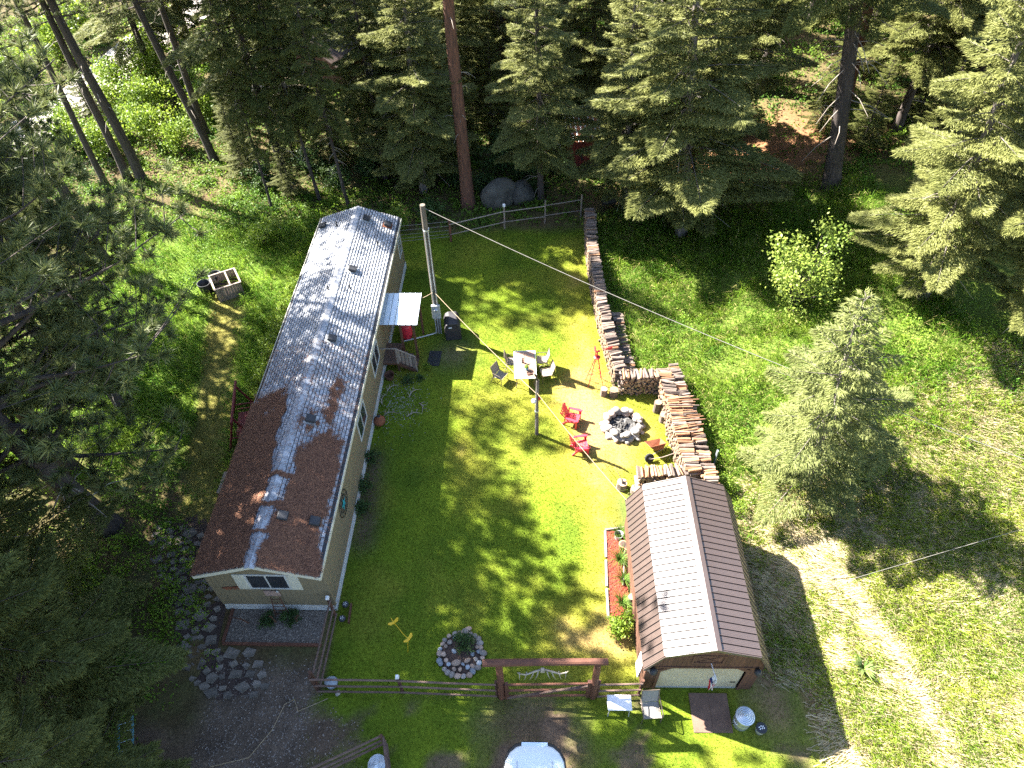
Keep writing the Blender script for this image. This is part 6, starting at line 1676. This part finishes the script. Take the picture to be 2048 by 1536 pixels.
# ------------------------------------------------------------------ bottom left pen and bin
pen = empty('timber_pen', (-4.45, 7.0, 0), 0, 'corner of a dark rail pen at the bottom edge', 'fence')
for (x, y) in ((0, 0), (-2.3, -0.98), (0.42, -1.6)): MB().tube([(x, y, -.1), (x, y, 1.1)], 0.06, 7).build('post', 'wood_brown', pen)
for z in (0.25, 0.62, 1.02):
    MB().tube([(0, 0.02, z), (-3.4, -1.45, z)], 0.04, 6).build('rail', 'rail_wood', pen); MB().tube([(0.06, 0, z), (0.62, -2.4, z)], 0.04, 6).build('rail', 'rail_wood', pen)
bin_('metal_bin', -4.55, 6.28, 0.27, 0.74, 'ringed galvanised bin inside the rail pen at the bottom edge', 'trash can')
# ------------------------------------------------------------------ white vehicle at the bottom edge
van = empty('camper_van', (0.40, 6.45, 0), R(-2), 'white camper roof with a rounded front at the bottom edge', 'vehicle')
W = 0.93
outline = [(-W, -4.6), (-W, -0.85), (-0.89, -0.52), (-0.76, -0.28), (-0.56, -0.12), (-0.3, -0.05), (0.3, -0.05), (0.56, -0.12), (0.76, -0.28), (0.89, -0.52), (W, -0.85), (W, -4.6)]
def loft(name, mat, secs, **kw):
    m = MB(); n = len(outline)
    for z, s, dy in secs: m.v += [(x * s, (y + 2.3) * (s if dy == 0 else 1) * 1.0 - 2.3 + dy, z) for x, y in outline]
    for i in range(len(secs) - 1):
        for k in range(n): a, b = i * n + k, i * n + (k + 1) % n; m.f.append((a, b, b + n, a + n)); m.m.append(0)
    m.f.append(tuple((len(secs) - 1) * n + k for k in range(n))); m.m.append(0)
    return m.build(name, mat, van, **kw)
loft('body', 'van_white', [(0.42, 0.98, 0), (0.55, 1.0, 0), (1.35, 1.0, 0), (2.0, 0.985, 0), (2.12, 0.96, 0)], bevel=0.04)
loft('roof_gutter', 'black_metal', [(2.06, 1.015, 0), (2.10, 1.02, 0), (2.135, 1.0, 0)])
loft('roof', 'van_white', [(2.10, 0.985, 0), (2.18, 0.95, 0), (2.235, 0.86, 0), (2.25, 0.7, 0)], bevel=0.03)
for x in (-0.52, 0.52): MB().box((x, -2.6, 2.245), (0.018, 4.0, 0.03)).build('roof_seam', 'grey_metal', van)
MB().box((0, -0.11, 2.15), (0.78, 0.10, 0.05)).build('marker_light_bar', 'tarp', van)
for x in (-0.3, 0.3): MB().box((x, -0.055, 2.155), (0.05, 0.02, 0.03)).build('marker_light', 'black_plastic', van)
MB().box((0, -0.065, 1.55), (0.95, 0.06, 0.6)).build('windscreen', 'glass', van)
for s in (-1, 1):
    for y in (-1.0, -3.7):
        o = MB().lathe([(0.17, -0.1), (0.30, -0.11), (0.33, -0.07), (0.33, 0.07), (0.30, 0.11), (0.17, 0.1)], 22).build('wheel', 'rubber', van, loc=(s * 0.83, y, 0.33), rot=(0, PI / 2, 0))
        MB().lathe([(0.03, -0.09), (0.17, -0.07), (0.17, 0.07), (0.03, 0.09)], 14).build('rim', 'grey_metal', o)

# ------------------------------------------------------------------ left clearing: bin, barrel, swing, platform
bx_ = empty('compost_bin', (-15.55, 30.55, 0), R(28), 'weathered open plank compost bin in the clearing left of the house', 'compost bin')
for s in (-1, 1):
    for k in range(9): MB().box((-0.60 + k * 0.15, s * 0.68, 0.43), (0.142, 0.025, 0.86 + random.uniform(-.03, .03))).build('plank', 'wood_grey', bx_)
    for k in range(9): MB().box((s * 0.68, -0.60 + k * 0.15, 0.43), (0.025, 0.142, 0.86 + random.uniform(-.03, .03))).build('plank', 'wood_grey', bx_)
    MB().box((0, s * 0.69, 0.90), (1.46, 0.09, 0.05)).build('top_rail', 'wood_grey', bx_); MB().box((s * 0.69, 0, 0.90), (0.09, 1.28, 0.05)).build('top_rail', 'wood_grey', bx_)
MB().box((0.15, 0, 0.91), (0.08, 1.28, 0.045)).build('cross_rail', 'wood_grey', bx_); MB().box((0, 0, 0.2), (1.3, 1.3, 0.3)).build('compost', 'soil', bx_)
for i, (x, y) in enumerate(((-16.75, 30.5), (-16.35, 31.25))):
    e = empty('black_barrel', (x, y, 0), 0, ('nearer', 'farther')[i] + ' black plastic tub against the compost bin', 'tub')
    MB().lathe([(0.27, 0), (0.32, 0.3), (0.34, 0.7), (0.36, 0.72), (0.33, 0.72), (0.30, 0.3), (0.25, 0.05)], 22).build('body', 'black_plastic', e, smooth=True); MB().lathe([(0.30, 0.30), (0.1, .32)], 16).build('soil', 'soil', e)
sw = empty('swing_bench', (-12.25, 20.6, 0), R(-80), 'dark red slatted swing bench in a log frame left of the house', 'swing')
# local: length along x, seat faces +y... built along the house
for s in (-1, 1):
    MB().tube([(s * 1.05, -0.65, 0), (s * 0.95, 0, 1.95)], 0.05, 7).build('frame_leg', 'dark_red', sw); MB().tube([(s * 1.05, 0.65, 0), (s * 0.95, 0, 1.95)], 0.05, 7).build('frame_leg', 'dark_red', sw)
    MB().tube([(s * 1.0, -0.42, 0.7), (s * 1.0, 0.42, 0.7)], 0.035, 6).build('frame_brace', 'dark_red', sw)
    for y in (-0.22, 0.25): MB().tube([(s * 0.68, y, 0.5), (s * 0.68, 0, 1.93)], 0.010, 4).build('chain', 'black_metal', sw)
    MB().tube([(s * 0.70, -0.25, 0.72), (s * 0.70, 0.28, 0.72)], 0.028, 6).build('armrest', 'dark_red', sw)
MB().tube([(-1.25, 0, 1.97), (1.25, 0, 1.97)], 0.06, 8).build('top_beam', 'dark_red', sw)
for k in range(6): MB().box((0, -0.22 + k * 0.095, 0.48), (1.4, 0.082, 0.03)).build('seat_slat', 'dark_red', sw)
for k in range(6): MB().box((0, 0.29 + k * 0.03, 0.58 + k * 0.092), (1.4, 0.025, 0.08), rot=Euler((R(-18), 0, 0))).build('back_slat', 'dark_red', sw)
pf = empty('wooden_step', (-12.0, 17.45, 0), HR, 'small weathered plank platform against the left wall of the house', 'platform')
for k in range(6): MB().box((-0.45 + k * 0.18, 0, 0.32), (0.17, 1.1, 0.04)).build('plank', 'wood_grey', pf)
m = MB()
for a in (-0.45, 0.45):
    for b in (-0.45, 0.45): m.box((a, b, 0.15), (0.09, 0.09, 0.30))
m.build('leg_frame', 'wood_brown', pf)

# ------------------------------------------------------------------ forest buildings
rs = empty('red_hut', (5.35, 43.4, gz(5.35, 43.4)), R(4), 'small red hut with a weathered ribbed roof among the trees', 'hut')
for k in range(8): MB().box((-1.05 + k * 0.3, -0.9, 1.0), (0.29, 0.05, 2.0)).build('board', 'dark_red', rs)
wl_ = MB(); wl_.b2(-1.2, -1.15, -0.86, 0.9, 0, 2.0); wl_.b2(1.15, 1.2, -0.86, 0.9, 0, 2.0); wl_.b2(-1.15, 1.15, 0.85, 0.9, 0, 2.0); wl_.build('wall', 'dark_red', rs)
for k in range(9):
    m = MB(); x0 = -1.4 + k * 0.311
    m.add([(x0, -1.25, 2.02), (x0 + .30, -1.25, 2.02), (x0 + .30, 1.15, 2.5), (x0, 1.15, 2.5), (x0, -1.25, 2.0), (x0 + .30, -1.25, 2.0), (x0 + .30, 1.15, 2.48), (x0, 1.15, 2.48)], [(0, 1, 2, 3), (7, 6, 5, 4), (0, 4, 5, 1), (1, 5, 6, 2), (2, 6, 7, 3), (3, 7, 4, 0)])
    o = m.build('roof_panel', 'rust', rs); MB().add([(x0, -1.26, 2.025), (x0 + .05, -1.26, 2.06), (x0 + .1, -1.26, 2.025), (x0, 1.16, 2.505), (x0 + .05, 1.16, 2.54), (x0 + .1, 1.16, 2.505)], [(0, 1, 4, 3), (1, 2, 5, 4), (0, 2, 1), (3, 4, 5)]).build('rib', 'grey_metal', o)
MB().prism([(-0.75, 1.3), (-0.62, 1.3), (-0.30, 0.55), (-0.43, 0.55)], 'y', -0.96, -0.93).build('door_brace', 'black_metal', rs)
fbd = empty('forest_cabin', (-13.2, 55.5, gz(-13.2, 55.5)), R(-32), 'brown ribbed roof of a cabin half hidden in the forest', 'cabin')
m = MB(); m.b2(-2.2, 2.2, -1.6, 1.6, 0, 2.3); m.build('wall', 'wood_brown', fbd)
for s in (-1, 1):
    for k in range(14):
        y0 = -2.3 + k * 0.33
        m = MB(); a = [(0, y0, 3.4), (0, y0 + .31, 3.4), (s * 2.6, y0 + .31, 2.2), (s * 2.6, y0, 2.2)]
        m.add(a + [(x, y, z - .04) for x, y, z in a], [(0, 1, 2, 3), (7, 6, 5, 4), (0, 4, 5, 1), (1, 5, 6, 2), (2, 6, 7, 3), (3, 7, 4, 0)]); m.build('roof_panel', 'brown_metal', fbd)
tr_ = empty('utility_trailer', (-16.6, 51.6, gz(-16.6, 51.6)), R(12), 'pale boxy trailer with one dark wheel half hidden in the forest', 'trailer')
MB().b2(-1.9, 1.9, -0.9, 0.9, 0.55, 1.9).build('body', 'siding', tr_, bevel=0.05); MB().b2(-1.92, 1.92, -0.92, 0.92, 0.95, 1.05).build('stripe', 'black_plastic', tr_)
for s in (-1, 1):
    o = MB().lathe([(0.15, -0.09), (0.3, -0.1), (0.33, -.06), (0.33, 0.06), (0.3, 0.1), (0.15, .09)], 18).build('wheel', 'rubber', tr_, loc=(-0.5, s * 0.98, 0.33), rot=(PI / 2, 0, 0)); MB().lathe([(0.02, -.1), (0.15, -.06), (0.15, .06), (0.02, .1)], 12).build('rim', 'white_plastic', o)
MB().tube([(1.9, 0, 0.6), (3.0, 0, 0.5)], 0.05, 6).build('drawbar', 'black_metal', tr_)
db = empty('box_grill', (6.25, 37.4, gz(6.25, 37.4)), 0.3, 'dark box smoker on legs past the far end of the firewood', 'smoker')
MB().tube([(-0.4, 0, 0.8), (0.4, 0, 0.8)], 0.26, 14).build('drum', 'black_metal', db)
for sx in (-1, 1):
    for sy in (-1, 1): MB().tube([(sx * .35, sy * .15, .65), (sx * .38, sy * .2, 0)], 0.02, 5).build('leg', 'black_metal', db)
# blue ladder rack glimpsed under the bottom left firs
lr = empty('ladder', (-12.9, 6.9, 0.05), R(20), 'pale blue ladder lying under the bottom left firs', 'ladder')
for s in (-1, 1): MB().box((s * 0.22, 0, 0.12), (0.05, 2.4, 0.08)).build('rail', 'blue_paint', lr)
for k in range(8): MB().tube([(-0.2, -1.05 + k * 0.3, 0.12), (0.2, -1.05 + k * 0.3, 0.12)], 0.02, 6).build('rung', 'tarp', lr)
